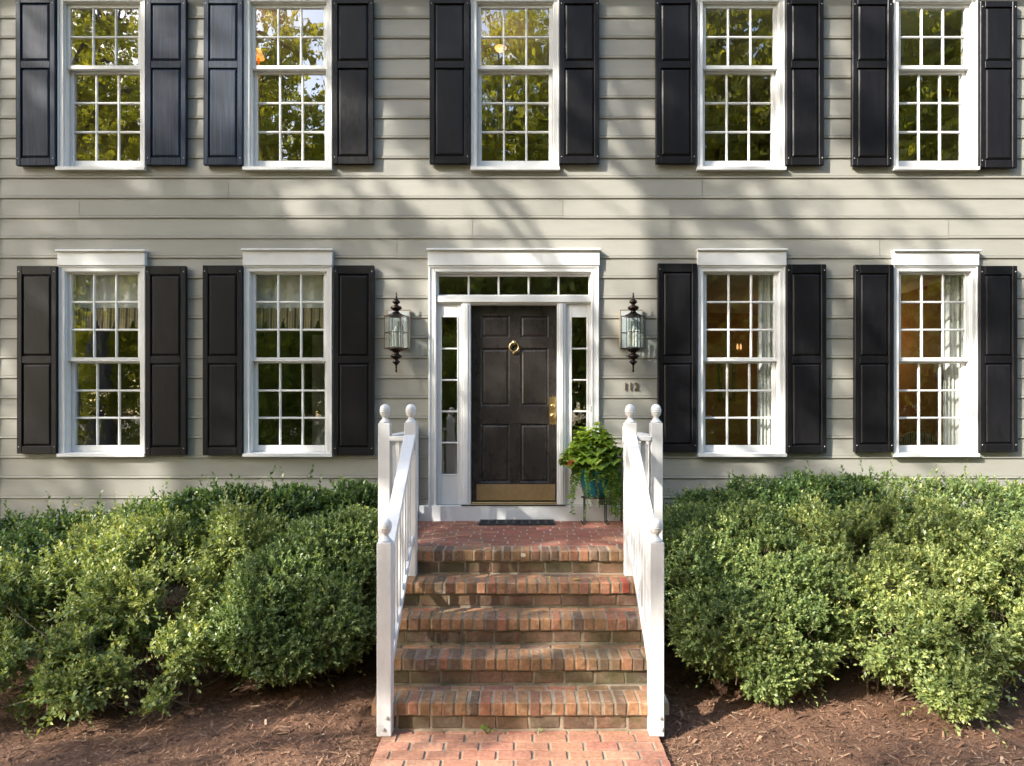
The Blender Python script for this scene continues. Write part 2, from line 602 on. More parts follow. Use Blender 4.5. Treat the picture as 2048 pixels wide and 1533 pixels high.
rng = np.random.default_rng(3)
n = 46000
cx = np.where(rng.random(n) < 0.5, -1, 1) * (0.92 + 4.0 * rng.random(n) ** 1.2)
cy = -3.4 + 2.6 * rng.random(n) ** 1.3
cz = bed_z(cx, cy) + 0.004 + 0.014 * rng.random(n) ** 2
ang = rng.random(n) * 6.283
ln = 0.007 + 0.026 * rng.random(n) ** 2.2
wd = 0.0012 + 0.0032 * rng.random(n)
big = rng.random(n) < 0.035
ln = np.where(big, 0.018 + 0.03 * rng.random(n), ln)
wd = np.where(big, 0.005 + 0.008 * rng.random(n), wd)
tl = (rng.random(n) - 0.5) * 0.9
dx = np.stack([np.cos(ang) * np.cos(tl), np.sin(ang) * np.cos(tl), np.sin(tl)], -1)
dy = np.stack([-np.sin(ang), np.cos(ang), 0.5 * (rng.random(n) - 0.5)], -1)
P = np.stack([cx, cy, cz], -1)
V = np.stack([P - dx * ln[:, None] - dy * wd[:, None], P + dx * ln[:, None] - dy * wd[:, None] * 0.6,
              P + dx * ln[:, None] + dy * wd[:, None] * 0.6, P - dx * ln[:, None] + dy * wd[:, None]], 1).reshape(-1, 3)
me = tri_mesh('mulch_shreds', V, np.arange(4 * n).reshape(-1, 4), M['chips'], rng.random(n) ** 1.4)
tag(obj('mulch_shreds', me), 'loose shredded bark scattered over the planting beds', 'mulch', kind='stuff')


# bricks: alike pieces share mesh data
def brick_variants(name, sx, sy, sz, mat, nvar=5, bev=0.006, jit=0.0022, seed=1):
    r = random.Random(seed)
    res = []
    for k in range(nvar):
        mb = MB().box(-sx / 2, sx / 2, -sy / 2, sy / 2, -sz / 2, sz / 2, b=bev * r.uniform(0.7, 1.4))
        mb.v = [tuple(c + r.uniform(-jit, jit) for c in p) for p in mb.v]
        res.append(mb.mesh(name, mat))
    return res


rb = random.Random(11)


def lay(meshes, parent, c, sx=1.0, tilt=0.006, mat=None):
    o = obj('brick', rb.choice(meshes), parent, (c[0], c[1], c[2] + rb.uniform(-0.0015, 0.0015)),
            rot=(rb.uniform(-tilt, tilt), rb.uniform(-tilt, tilt), rb.uniform(-tilt, tilt)), scale=(sx, 1, 1) if sx != 1 else None)
    return o


path = tag(part('path', MB().box(-0.885, 0.885, -5.6, -2.44, -0.10, -0.009), M['mortar'], None), 'straight brick path to the steps', kind='structure')
pb = brick_variants('path_brick', 0.203, 0.092, 0.05, M['brick_path'], 6, 0.005, 0.0016, 4)
row = 0
y = -2.555
while y > -5.55:
    x = -0.89 - (0.0 if row % 2 else 0.109)
    off = rb.uniform(-0.012, 0.012)
    while x < 0.88:
        a, b_ = max(x + off, -0.89), min(x + off + 0.203, 0.89)
        if b_ - a > 0.035:
            lay(pb, path, ((a + b_) / 2, y, -0.025), (b_ - a) / 0.203)
        x += 0.218
    y -= 0.106
    row += 1
# course of cut bricks against the bottom riser
for k in range(9):
    a = -0.89 + k * 0.2 + 0.004
    lay(pb, path, (a + 0.095, -2.487, -0.027), 0.185 / 0.203).scale[1] = 0.42

# ------------------------------------------------------------------ brick stoop
LZ, RISE, RUN, NY = 0.97, 0.194, 0.253, -1.48
stoop = tag(obj('brick_stoop', None, None, (0, -1.2, 0)), 'red brick entrance stoop of five steps up to the black door', 'steps')
rowm = brick_variants('rowlock', 0.069, 0.188, 0.086, M['brick_row'], 8, 0.007, 0.0028, 5)
redm = brick_variants('rowlock_red', 0.069, 0.188, 0.086, M['brick_red'], 2, 0.007, 0.0028, 6)
risem = brick_variants('riser', 0.203, 0.07, 0.082, M['brick_rise'], 6, 0.006, 0.003, 7)
treadm = brick_variants('tread', 0.203, 0.066, 0.05, M['brick_row'], 5, 0.005, 0.0025, 8)
landm = brick_variants('landing', 0.204, 0.0865, 0.05, M['brick_land'], 6, 0.004, 0.0012, 9)
for k in range(5):
    top, fy = LZ - RISE * k, NY - RUN * k
    hw = 1.10 if k == 0 else 0.975
    core = MB().box(-hw + 0.007, hw - 0.007, fy + 0.006, fy + 0.30, top - 0.083, top - 0.0055)
    core.box(-hw + 0.03, hw - 0.03, fy + 0.026, fy + 0.299, top - RISE - 0.02, top - 0.0805)
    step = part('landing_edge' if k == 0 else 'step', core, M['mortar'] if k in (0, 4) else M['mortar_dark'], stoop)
    x = -hw + 0.001 + rb.uniform(0, 0.004)
    j = 0
    while x + 0.06 < hw:
        ms = redm if (k == 1 and x > 0.70 and x < 0.83) else rowm
        w = rb.uniform(0.93, 1.06)
        lay(ms, step, (x + 0.035, fy + 0.094 + rb.uniform(-0.003, 0.003), top - 0.0435), w)
        x += 0.069 * w + 0.0105
        j += 1
    x = -hw + 0.022 - rb.uniform(0.0, 0.1)
    while x < hw - 0.03:
        a, b_ = max(x, -hw + 0.022), min(x + 0.203, hw - 0.022)
        if b_ - a > 0.03:
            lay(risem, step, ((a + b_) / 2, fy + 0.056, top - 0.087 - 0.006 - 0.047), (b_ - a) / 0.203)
        x += 0.203 + rb.uniform(0.008, 0.016)
    if k:
        x = -hw + 0.005 - rb.uniform(0.02, 0.15)
        while x < hw - 0.03:
            a, b_ = max(x, -hw + 0.003), min(x + 0.203, hw - 0.003)
            if b_ - a > 0.03:
                lay(treadm, step, ((a + b_) / 2, fy + 0.2335, top - 0.025), (b_ - a) / 0.203)
            x += 0.203 + rb.uniform(0.009, 0.016)
land = part('landing', MB().box(-1.09, 1.09, NY + 0.19, -0.03, -0.05, LZ - 0.0035), M['mortar_land'], stoop)
for r in range(13):
    y = NY + 0.2 + 0.0945 * r + 0.043
    x = -1.10 - (0.108 if r % 2 else 0.0) + rb.uniform(-0.035, 0.035)
    while x < 1.09:
        a, b_ = max(x, -1.10), min(x + 0.204, 1.10)
        if b_ - a > 0.03:
            lay(landm, land, ((a + b_) / 2, y, LZ - 0.025), (b_ - a) / 0.204, 0.003)
        x += 0.2155 + rb.uniform(-0.004, 0.004)
sp = MB().lathe([(0.0005, 0.003), (0.017, 0.003), (0.021, 0.0), (0.021, -0.006)], 0, 0, 0, 14, 'y')
sp.v = [(p[0] * random.uniform(0.9, 1.1) + PX(1047, NY), p[1] + NY - 0.001, p[2] * 0.8 + LZ - 0.038) for p in sp.v]
part('paint_spot', sp, M['paintspot'], stoop)

# ------------------------------------------------------------------ house
HX0, HX1, HTOP = -5.45, 5.50, 6.62
house = tag(obj('house', None, None, (0, 0, 0)), 'two storey house with beige lap siding, white trimmed windows and black shutters', 'house')
LOWW = [(116.5, 290, 500), (487, 664, 498), (1396, 1571.5, 498), (1788, 1956.5, 500)]
UPW = [(114, 290), (487, 664), (942, 1118.5), (1395, 1570.5), (1787.5, 1956.5)]
openings = []          # x0, x1, z0, z1 of holes through the wall
YC = -0.045
wins = []
for (a, b_, t) in LOWW:
    wins.append(dict(x0=PX(a, YC), x1=PX(b_, YC), zs=PZ(914, -0.06), zt=PZ(532, YC), head=PZ(t, -0.06), low=True))
for (a, b_) in UPW:
    wins.append(dict(x0=PX(a, YC), x1=PX(b_, YC), zs=PZ(340, -0.06), zt=PZ(-9, YC), head=None, low=False))
for w in wins:
    openings.append((w['x0'] + 0.035, w['x1'] - 0.035, w['zs'] + 0.02, w['zt'] - 0.02))
DX0, DX1 = PX(857, YC), PX(1198, YC)
DOORTOP = PZ(532, YC)
openings.append((DX0 + 0.03, DX1 - 0.03, LZ - 0.02, DOORTOP - 0.02))

# sheathing behind the boards
xs = sorted({HX0, HX1} | {o[0] for o in openings} | {o[1] for o in openings})
zs = sorted({-0.1, HTOP} | {o[2] for o in openings} | {o[3] for o in openings})
sh = MB()
for i in range(len(xs) - 1):
    run0 = None
    for j in range(len(zs) - 1):
        mx_, mz_ = (xs[i] + xs[i + 1]) / 2, (zs[j] + zs[j + 1]) / 2
        inside = any(o[0] < mx_ < o[1] and o[2] < mz_ < o[3] for o in openings)
        if not inside and run0 is None:
            run0 = zs[j]
        if (inside or j == len(zs) - 2) and run0 is not None:
            sh.box(xs[i], xs[i + 1], 0.004, 0.12, run0, zs[j] if inside else zs[j + 1])
            run0 = None
part('wall', sh, M['siding'], house)
side_walls = MB().box(HX0, HX0 + 0.12, 0.121, 9, -0.1, HTOP).box(HX1 - 0.12, HX1, 0.121, 9, -0.1, HTOP).box(HX0, HX1, 9.001, 9.12, -0.1, HTOP)
part('rear_wall', side_walls, M['siding'], house)

# lap boards with a bead along the lower edge
joints = {357: [457, 1405], 397: [158, 1126], 437: [945, 1898], 477: [794, 1760], 317: [375], 37: [760], 76: [800], 997: [420, 1500], 956: [1600]}
LINES = [37 + 40.02 * k for k in range(-6, 29)]


def clip_profile(prof, z0, z1):
    out = []
    for i in range(len(prof) - 1):
        (ya, za), (yb, zb) = prof[i], prof[i + 1]
        if za < z0 and zb < z0 or za > z1 and zb > z1:
            continue

        def at(z):
            t = (z - za) / (zb - za) if abs(zb - za) > 1e-9 else 0
            return (ya + (yb - ya) * t, z)
        p, q = (ya, za), (yb, zb)
        if za > z1: p = at(z1)
        if za < z0: p = at(z0)
        if zb > z1: q = at(z1)
        if zb < z0: q = at(z0)
        if not out or out[-1] != p:
            out.append(p)
        out.append(q)
    return out


rs = random.Random(21)
for li in range(len(LINES) - 1):
    ztop, zbot = PZ(LINES[li], -0.015), PZ(LINES[li + 1], -0.015)
    if zbot > HTOP - 0.02:
        continue
    ztop = min(ztop, HTOP - 0.02)
    if ztop < -0.02:
        break
    # profile from the top down: slope, groove, half-round bead, underside
    prof = [(-0.0050, ztop + 0.012), (-0.0130, zbot + 0.0265), (-0.0085, zbot + 0.0235), (-0.0088, zbot + 0.0200)]
    for t in range(0, 7):
        a = math.radians(70 - t * 28)
        prof.append((-0.0105 - 0.0088 * math.cos(a), zbot + 0.0095 + 0.0105 * math.sin(a)))
    prof += [(-0.004, zbot - 0.0005)]
    prof = [(y, z) for (y, z) in prof]
    cuts = [HX0 + 0.10, HX1 - 0.10]
    for key, pxs in joints.items():
        if abs(key - LINES[li]) < 12:
            cuts += [PX(p, -0.015) for p in pxs]
    cuts += []
    inner = []
    for (ox0, ox1, oz0, oz1) in openings:
        if oz0 < ztop and oz1 > zbot:
            inner.append((ox0, ox1, oz0, oz1))
    # full blocks split the board
    spans = [(HX0 + 0.101, HX1 - 0.101)]
    for (ox0, ox1, oz0, oz1) in inner:
        if oz0 <= zbot + 0.03 and oz1 >= ztop - 0.02:
            ns = []
            for (a, b_) in spans:
                if ox1 <= a or ox0 >= b_:
                    ns.append((a, b_)); continue
                if ox0 > a: ns.append((a, ox0))
                if ox1 < b_: ns.append((ox1, b_))
            spans = ns
    for c in sorted(cuts[2:]):
        ns = []
        for (a, b_) in spans:
            if a + 0.1 < c < b_ - 0.1:
                ns += [(a, c - 0.0018), (c + 0.0018, b_)]
            else:
                ns.append((a, b_))
        spans = ns
    for (a, b_) in spans:
        if b_ - a < 0.01:
            continue
        mb = MB()
        sub = [a, b_]
        for (ox0, ox1, oz0, oz1) in inner:
            sub += [v for v in (ox0, ox1) if a < v < b_]
        sub = sorted(sub)
        jz = rs.uniform(-0.0015, 0.0015)
        for i in range(len(sub) - 1):
            m_ = (sub[i] + sub[i + 1]) / 2
            ranges = [(-9, 99)]
            for (ox0, ox1, oz0, oz1) in inner:
                if ox0 < m_ < ox1:
                    ranges = [(-9, oz0), (oz1, 99)]
            for (r0, r1) in ranges:
                p = clip_profile(prof, r0, r1)
                if len(p) < 2:
                    continue
                vs = [(sub[i], y, z + jz) for (y, z) in p] + [(sub[i + 1], y, z + jz) for (y, z) in p]
                k = len(p)
                mb.add(vs, [(j, j + 1, k + j + 1, k + j) for j in range(k - 1)])
        if mb.v:
            part('siding_board', mb, M['siding'], house)
for (a, b_) in ((HX0 - 0.02, HX0 + 0.10), (HX1 - 0.10, HX1 + 0.02)):
    part('corner_board', bx(a, b_, -0.032, 0.10, -0.1, HTOP - 0.01), M['white'], house)
# eave and roof, above the picture
part('soffit', bx(HX0 - 0.3, HX1 + 0.3, -0.30, 0.0, HTOP, HTOP + 0.03), M['white'], house)
part('fascia', bx(HX0 - 0.3, HX1 + 0.3, -0.325, -0.301, HTOP - 0.03, HTOP + 0.18), M['white'], house)
rf = MB()
rf.add([(HX0 - 0.3, -0.36, HTOP + 0.18), (HX1 + 0.3, -0.36, HTOP + 0.18), (HX1 + 0.3, 4.5, HTOP + 2.6), (HX0 - 0.3, 4.5, HTOP + 2.6), (HX0 - 0.3, 9.4, HTOP + 0.18), (HX1 + 0.3, 9.4, HTOP + 0.18)],
       [(0, 1, 2, 3), (3, 2, 5, 4), (0, 3, 4), (1, 5, 2)])
part('roof', rf, M['roof'], house)

# ---- interior seen through the panes (rooms belong to the house)
Y1 = 4.2


def room(x0, x1, z0, z1, wall):
    part('interior_floor', MB().box(x0, x1, 0.125, Y1, z0 - 0.05, z0), M['floor_in'], house)
    part('interior_ceiling', MB().box(x0, x1, 0.125, Y1, z1, z1 + 0.05), M['ceil_in'], house)
    part('interior_wall', MB().box(x0, x1, Y1 + 0.001, Y1 + 0.06, z0 - 0.05, z1 + 0.05), wall, house)
    part('interior_wall', MB().box(x0 - 0.05, x0 - 0.001, 0.125, Y1 + 0.06, z0 - 0.05, z1 + 0.05), wall, house)
    part('interior_wall', MB().box(x1 + 0.001, x1 + 0.05, 0.125, Y1 + 0.06, z0 - 0.05, z1 + 0.05), wall, house)


room(-5.2, -1.2, 1.0, 3.70, M['wall_sage'])
room(-1.08, 1.08, 1.0, 3.70, M['wall_cream'])
room(1.2, 5.25, 1.0, 3.70, M['wall_tan'])
room(-5.2, -1.7, 3.95, 6.5, M['wall_cream'])
room(-1.58, 5.25, 3.95, 6.5, M['wall_cream'])

# ---- windows
rw = random.Random(5)
pane_cache = {}


def pane_mesh(w, h):
    k = (round(w, 4), round(h, 4))
    if k not in pane_cache:
        m = MB().add([(-w / 2, 0, -h / 2), (w / 2, 0, -h / 2), (w / 2, 0, h / 2), (-w / 2, 0, h / 2)], [(0, 1, 2, 3)])
        pane_cache[k] = m.mesh('pane', M['glass'])
    return pane_cache[k]


def lites(parent, x0, x1, z0, z1, yf, nx, nz, bar=0.021, skip_edges=False):
    """glass panes and glazing bars in a sash opening; yf is the front of the bars"""
    pw, ph = (x1 - x0) / nx, (z1 - z0) / nz
    for i in range(nx):
        for j in range(nz):
            obj('pane', pane_mesh(pw - 0.004, ph - 0.004), parent, (x0 + (i + .5) * pw, yf + 0.014, z0 + (j + .5) * ph),
                rot=(rw.uniform(-0.005, 0.005), 0, rw.uniform(-0.005, 0.005)))
    for i in range(1, nx):
        part('muntin', bx(x0 + i * pw - bar / 2, x0 + i * pw + bar / 2, yf, yf + 0.03, z0, z1, b=0.006), M['white'], parent)
    for j in range(1, nz):
        for i in range(nx):
            a = x0 + i * pw + (bar / 2 if i else 0)
            b_ = x0 + (i + 1) * pw - (bar / 2 if i < nx - 1 else 0)
            part('muntin', bx(a - 0.004, b_ + 0.004, yf + 0.0015, yf + 0.0285, z0 + j * ph - bar / 2, z0 + j * ph + bar / 2, b=0.006), M['white'], parent)


def frame4(x0, x1, z0, z1, y0, y1, l, r, b_, t, bev=0.003):
    m = MB()
    m.box(x0, x0 + l, y0, y1, z0, z1, b=bev)
    m.box(x1 - r, x1, y0, y1, z0, z1, b=bev)
    m.box(x0 + l, x1 - r, y0 + 0.0008, y1 - 0.0008, z0, z0 + b_, b=bev)
    m.box(x0 + l, x1 - r, y0 + 0.0008, y1 - 0.0008, z1 - t, z1, b=bev)
    return m


def window(w):
    x0, x1, zt, low = w['x0'], w['x1'], w['zt'], w['low']
    zsill = w['zs']
    xm = (x0 + x1) / 2
    win = obj('window', None, house, (xm, 0, zsill))
    cw = 0.056
    m = MB()                                   # casing: flat board with a raised outer band
    m.box(x0, x0 + 0.018, YC, 0.0, zsill + 0.035, zt, b=0.003)
    m.box(x1 - 0.018, x1, YC, 0.0, zsill + 0.035, zt, b=0.003)
    m.box(x0 + 0.018, x0 + cw, YC + 0.009, 0.0, zsill + 0.035, zt - 0.018, b=0.002)
    m.box(x1 - cw, x1 - 0.018, YC + 0.009, 0.0, zsill + 0.035, zt - 0.018, b=0.002)
    m.box(x0 + 0.018, x1 - 0.018, YC + 0.0008, 0.0, zt - 0.018, zt, b=0.003)
    m.box(x0 + cw, x1 - cw, YC + 0.0095, 0.0, zt - cw, zt - 0.018, b=0.002)
    part('casing', m, M['white'], win)
    xi0, xi1, zi1 = x0 + cw, x1 - cw, zt - cw
    m = MB()                                   # jambs and stops
    m.box(xi0 - 0.012, xi0 + 0.008, -0.020, 0.125, zsill + 0.03, zi1 + 0.012)
    m.box(xi1 - 0.008, xi1 + 0.012, -0.020, 0.125, zsill + 0.03, zi1 + 0.012)
    m.box(xi0 + 0.008, xi1 - 0.008, -0.0195, 0.1245, zi1 - 0.008, zi1 + 0.012)
    part('jamb', m, M['white'], win)
    m = MB().add([(x0 - 0.004, -0.066, zsill), (x1 + 0.004, -0.066, zsill), (x1 + 0.004, 0.12, zsill), (x0 - 0.004, 0.12, zsill),
                  (x0 - 0.004, -0.066, zsill + 0.032), (x1 + 0.004, -0.066, zsill + 0.032), (x1 + 0.004, 0.12, zsill + 0.052), (x0 - 0.004, 0.12, zsill + 0.052)],
                 [(0, 3, 2, 1), (4, 5, 6, 7), (0, 1, 5, 4), (1, 2, 6, 5), (2, 3, 7, 6), (3, 0, 4, 7)])
    part('sill', m, M['white'], win)
    xi0 += 0.008; xi1 -= 0.008; zi1 -= 0.008
    yu, yl = 0.004, 0.054
    zb = zsill + 0.045
    st = 0.036
    if low:
        zmu, zml = PZ(715.5, yu), PZ(727, yl)
        ztg = PZ(549, yu); zbg = PZ(891, yl)
        nu = 3
    else:
        zmu, zml = PZ(131, yu), PZ(148, yl)
        ztg = PZ(16.5, yu); zbg = PZ(322, yl)
        nu = 2
    rail = 0.040
    us = part('sash', frame4(xi0, xi1, zmu - rail, zi1, yu, yu + 0.036, st, st, rail, zi1 - ztg), M['white'], win)
    lites(win, xi0 + st, xi1 - st, zmu, ztg, yu + 0.003, 3, nu)
    tl = max(0.03, (zmu - rail + 0.03) - zml)
    ls = part('sash', frame4(xi0 + 0.002, xi1 - 0.002, zb, zml + tl, yl, yl + 0.036, st, st, zbg - zb, tl), M['white'], win)
    lites(win, xi0 + st + .002, xi1 - st - .002, zbg, zml, yl + 0.003, 3, 3)
    if low:
        hz = w['head']
        part('head_board', bx(x0 - 0.004, x1 + 0.004, -0.056, 0.0, zt + 0.001, hz - 0.022), M['white'], win)
        part('drip_cap', bx(x0 - 0.014, x1 + 0.014, -0.078, 0.0, hz - 0.021, hz, b=0.005), M['white'], win)
    return win


for w in wins:
    window(w)

# ---- shutters
SHL = [(33, 116, 532, 908), (290.5, 371, 532, 911), (405, 487, 531, 911), (666, 747, 531, 911), (1316, 1394.5, 527, 905), (1574, 1653.5, 529, 907),
       (1710, 1787.5, 529.5, 905), (1959.5, 2036, 532, 904)]
SHU = [(31, 112, -6, 331), (291, 371, -5, 330), (406, 488, -5, 330), (665, 747, -5, 328), (859, 939, -5, 327), (1119.5, 1199, -5, 327), (1312, 1392.5, -5, 327),
       (1568.5, 1648.5, -4, 330), (1705, 1785, -3, 331), (1958, 2035, 2, 335)]
YS = -0.072


def shutter(a, b_, t, bt, low, old, i):
    x0, x1, z1, z0 = PX(a, YS), PX(b_, YS), PZ(t, YS), PZ(bt, YS)
    for w in wins:                            # keep clear of the casing
        if w['low'] == low:
            if x0 < w['x0'] < x1 + 0.02:
                x1 = min(x1, w['x0'] - 0.004)
            if x0 - 0.02 < w['x1'] < x1:
                x0 = max(x0, w['x1'] + 0.004)
    mt = M['blackold'] if old else M['black']
    s = obj('shutter', None, house, ((x0 + x1) / 2, YS, z0), rot=(0, rw.uniform(-0.003, 0.003), 0))
    if old:
        s['label'] = 'weathered shutter with streaked paint and a blue sky reflection painted in'
    yb = -0.026
    sw = 0.05
    zm = PZ(720 if low else 129, YS)
    zlo, zhi = z0 + 0.075, z1 - (0.088 if low else 0.06)
    mr = 0.036
    part('stile', bx(x0, x0 + sw, YS, yb, z0, z1, b=0.004), mt, s)
    part('stile', bx(x1 - sw, x1, YS, yb, z0, z1, b=0.004), mt, s)
    part('rail', bx(x0 + sw, x1 - sw, YS + 0.0008, yb, z0, zlo, b=0.003), mt, s)
    part('rail', bx(x0 + sw, x1 - sw, YS + 0.0008, yb, zm - mr, zm + mr, b=0.003), mt, s)
    part('rail', bx(x0 + sw, x1 - sw, YS + 0.0008, yb, zhi, z1, b=0.003), mt, s)
    for (p0, p1) in ((zlo, zm - mr), (zm + mr, zhi)):
        m = MB()
        a0, a1 = x0 + sw - 0.004, x1 - sw + 0.004
        yd, yr = YS + 0.018, YS + 0.004
        e, gp = 0.010, 0.030
        rings = [(0, yb + 0.004), (0, yd), (e, yd), (gp, yr), (gp + 0.002, yr - 0.0005)]
        for (d, y) in rings:
            m.v += [(a0 + d, y, p0 - 0.004 + d), (a1 - d, y, p0 - 0.004 + d), (a1 - d, y, p1 + 0.004 - d), (a0 + d, y, p1 + 0.004 - d)]
        for r in range(len(rings) - 1):
            for k in range(4):
                m.f.append((r * 4 + k, r * 4 + (k + 1) % 4, r * 4 + 4 + (k + 1) % 4, r * 4 + 4 + k))
        kk = (len(rings) - 1) * 4
        m.f.append((kk, kk + 1, kk + 2, kk + 3))
        part('panel', m, mt, s)
    for (sx, sz) in ((x0 + 0.02, z0 + 0.07), (x1 - 0.02, z0 + 0.07), (x0 + 0.02, z1 - 0.06), (x1 - 0.02, z1 - 0.06)):
        if rw.random() < 0.85:
            part('screw', MB().lathe([(0.005, 0.0), (0.0045, 0.002), (0.002, 0.003)], sx, YS, sz, 8, 'y'), M['screw'], s)


for i, t in enumerate(SHL):
    shutter(*t, True, False, i)
for i, t in enumerate(SHU):
    shutter(*t, False, i < 3, i)

# ---- entrance
dz0 = LZ
ent = obj('door_surround', None, house, (PX(1028), 0, dz0))
CWD = 0.075
zsb = PZ(1012, -0.05)                      # top of the white base board
m = MB()
for s_, xa in ((1, DX0), (-1, DX1)):
    q = sorted((xa, xa + s_ * 0.02))
    m.box(q[0], q[1], YC - 0.004, 0.0, zsb + 0.001, DOORTOP, b=0.003)
    q = sorted((xa + s_ * 0.02, xa + s_ * 0.06))
    m.box(q[0], q[1], YC + 0.006, 0.0, zsb + 0.001, DOORTOP - 0.02, b=0.003)
    q = sorted((xa + s_ * 0.06, xa + s_ * CWD))
    m.box(q[0], q[1], YC - 0.0, 0.01, zsb + 0.001, DOORTOP - 0.06, b=0.003)
m.box(DX0 + 0.02, DX1 - 0.02, YC - 0.003, 0.0, DOORTOP - 0.02, DOORTOP, b=0.003)
m.box(DX0 + 0.06, DX1 - 0.06, YC + 0.0065, 0.0, DOORTOP - 0.06, DOORTOP - 0.02, b=0.003)
part('casing', m, M['white'], ent)
hz = PZ(497, -0.07)
part('head_board', bx(DX0 - 0.006, DX1 + 0.006, -0.058, 0.0, DOORTOP + 0.001, hz - 0.024), M['white'], ent)
part('drip_cap', bx(DX0 - 0.016, DX1 + 0.016, -0.082, 0.0, hz - 0.023, hz, b=0.005), M['white'], ent)
part('base_board', bx(PX(838, -0.05), PX(1241, -0.05), -0.052, 0.002, LZ - 0.01, zsb, b=0.004), M['white'], ent)
xi0, xi1 = DX0 + CWD, DX1 - CWD
m = MB()                                   # deep outer jambs
m.box(xi0 - 0.012, xi0 + 0.006, -0.02, 0.13, zsb, DOORTOP - 0.05)
m.box(xi1 - 0.006, xi1 + 0.012, -0.02, 0.13, zsb, DOORTOP - 0.05)
m.box(xi0 + 0.006, xi1 - 0.006, -0.0195, 0.1295, DOORTOP - 0.068, DOORTOP - 0.052)
part('jamb', m, M['white'], ent)
xi0 += 0.006; xi1 -= 0.006
YT = 0.03
zb0, zb1 = PZ(605, -0.03), PZ(592, -0.03)
part('transom_bar', MB().box(xi0, xi1, -0.030, 0.129, zb0, zb1, b=0.004).box(xi0, xi1, -0.012, 0.12, zb0 - 0.012, zb0 - 0.0005, b=0.003), M['white'], ent)
tr = obj('transom_window', None, house, (PX(1028), YT, zb1))
tg0, tg1, tx0, tx1 = PZ(590, YT), PZ(553, YT), PX(877.5, YT), PX(1177.5, YT)
part('sash', frame4(xi0, xi1, zb1 + 0.001, DOORTOP - 0.069, YT - 0.004, YT + 0.04, tx0 - xi0, xi1 - tx1, max(0.004, tg0 - zb1 - 0.001), DOORTOP - 0.069 - tg1), M['white'], tr)
lites(tr, tx0, tx1, tg0, tg1, YT, 5, 1, 0.02)
YD = 0.062
dx0, dx1 = PX(942, YD), PX(1114, YD)
dzb, dzt = PZ(1003, YD), PZ(612, YD)
pil = []
for (a, b_) in ((923, 941), (1114.5, 1131)):
    x0, x1 = PX(a, -0.02), PX(b_, -0.02)
    m = MB().box(x0, x1, -0.022, 0.128, zsb + 0.001, zb0 - 0.0125, b=0.004)
    m.box(x0 + 0.022, x1 - 0.022, -0.034, -0.0225, zsb + 0.0015, zb0 - 0.013, b=0.005)
    part('mullion', m, M['white'], ent)
    pil.append((x0, x1))
part('door_stop', MB().box(pil[0][1], pil[1][0], 0.0, 0.126, dzt + 0.002, zb0 - 0.013), M['white'], ent)
for side, (sx0, sx1, ga, gb) in enumerate(((xi0, pil[0][0], 883, 914.5), (pil[1][1], xi1, 1143.5, 1173.5))):
    sl = obj('sidelight', None, house, ((sx0 + sx1) / 2, 0.02, zsb))
    ys = 0.012
    g0, g1, gz0, gz1 = PX(ga, ys), PX(gb, ys), PZ(949, ys), PZ(635, ys)
    zt_ = zb0 - 0.013
    part('frame', frame4(sx0 + 0.0005, sx1 - 0.0005, zsb + 0.001, zt_, ys - 0.004, ys + 0.04, g0 - sx0, sx1 - g1, gz0 - zsb, zt_ - gz1, 0.003), M['white'], sl)
    m = frame4(g0 - 0.012, g1 + 0.012, gz0 - 0.012, gz1 + 0.012, ys - 0.011, ys - 0.0045, 0.012, 0.012, 0.012, 0.012, 0.002)
    part('glazing_bead', m, M['white'], sl)
    lites(sl, g0, g1, gz0, gz1, ys, 1, 5, 0.018)
part('threshold', MB().box(pil[0][1] + 0.001, pil[1][0] - 0.001, -0.045, 0.12, zsb + 0.001, zsb + 0.014, b=0.004).box(pil[0][1] + 0.001, pil[1][0] - 0.001, -0.01, 0.12, zsb + 0.0145, dzb - 0.003, b=0.006), M['brass'], ent)
part('threshold_strip', bx(pil[0][0], pil[1][1], -0.062, -0.0465, zsb + 0.0012, zsb + 0.012), M['iron'], ent)

door = obj('door', None, house, ((dx0 + dx1) / 2, YD, dzb))
X0, X1 = pil[0][1] + 0.004, pil[1][0] - 0.004
cols = [(PX(962, YD), PX(1019, YD)), (PX(1040, YD), PX(1097, YD))]
rows = [(PZ(965.5, YD), PZ(848, YD)), (PZ(812.5, YD), PZ(696.5, YD)), (PZ(676, YD), PZ(632, YD))]
m = MB()
m.box(X0, cols[0][0], YD, YD + 0.045, dzb, dzt, b=0.002)
m.box(cols[1][1], X1, YD, YD + 0.045, dzb, dzt, b=0.002)
part('stile', m, M['door'], door)
m = MB()
zz = [dzb] + [v for r in rows for v in r] + [dzt]
for i in range(0, 8, 2):
    part('rail', bx(cols[0][0], cols[1][1], YD + 0.0007, YD + 0.045, zz[i], zz[i + 1], b=0.002), M['door'], door)
for i in range(3):
    part('mullion', bx(cols[0][1], cols[1][0], YD + 0.0012, YD + 0.045, zz[2 * i + 1], zz[2 * i + 2], b=0.002), M['door'], door)
for (a0, a1) in cols:
    for (p0, p1) in rows:
        m = MB()
        rings = [(-0.003, YD + 0.04), (-0.003, YD + 0.004), (0.012, YD + 0.018), (0.016, YD + 0.018), (0.034, YD + 0.008), (0.036, YD + 0.0075)]
        for (d, y) in rings:
            m.v += [(a0 + d, y, p0 + d), (a1 - d, y, p0 + d), (a1 - d, y, p1 - d), (a0 + d, y, p1 - d)]
        for r in range(len(rings) - 1):
            for k in range(4):
                m.f.append((r * 4 + k, r * 4 + (k + 1) % 4, r * 4 + 4 + (k + 1) % 4, r * 4 + 4 + k))
        kk = (len(rings) - 1) * 4
        m.f.append((kk, kk + 1, kk + 2, kk + 3))
        part('panel', m, M['door'], door)
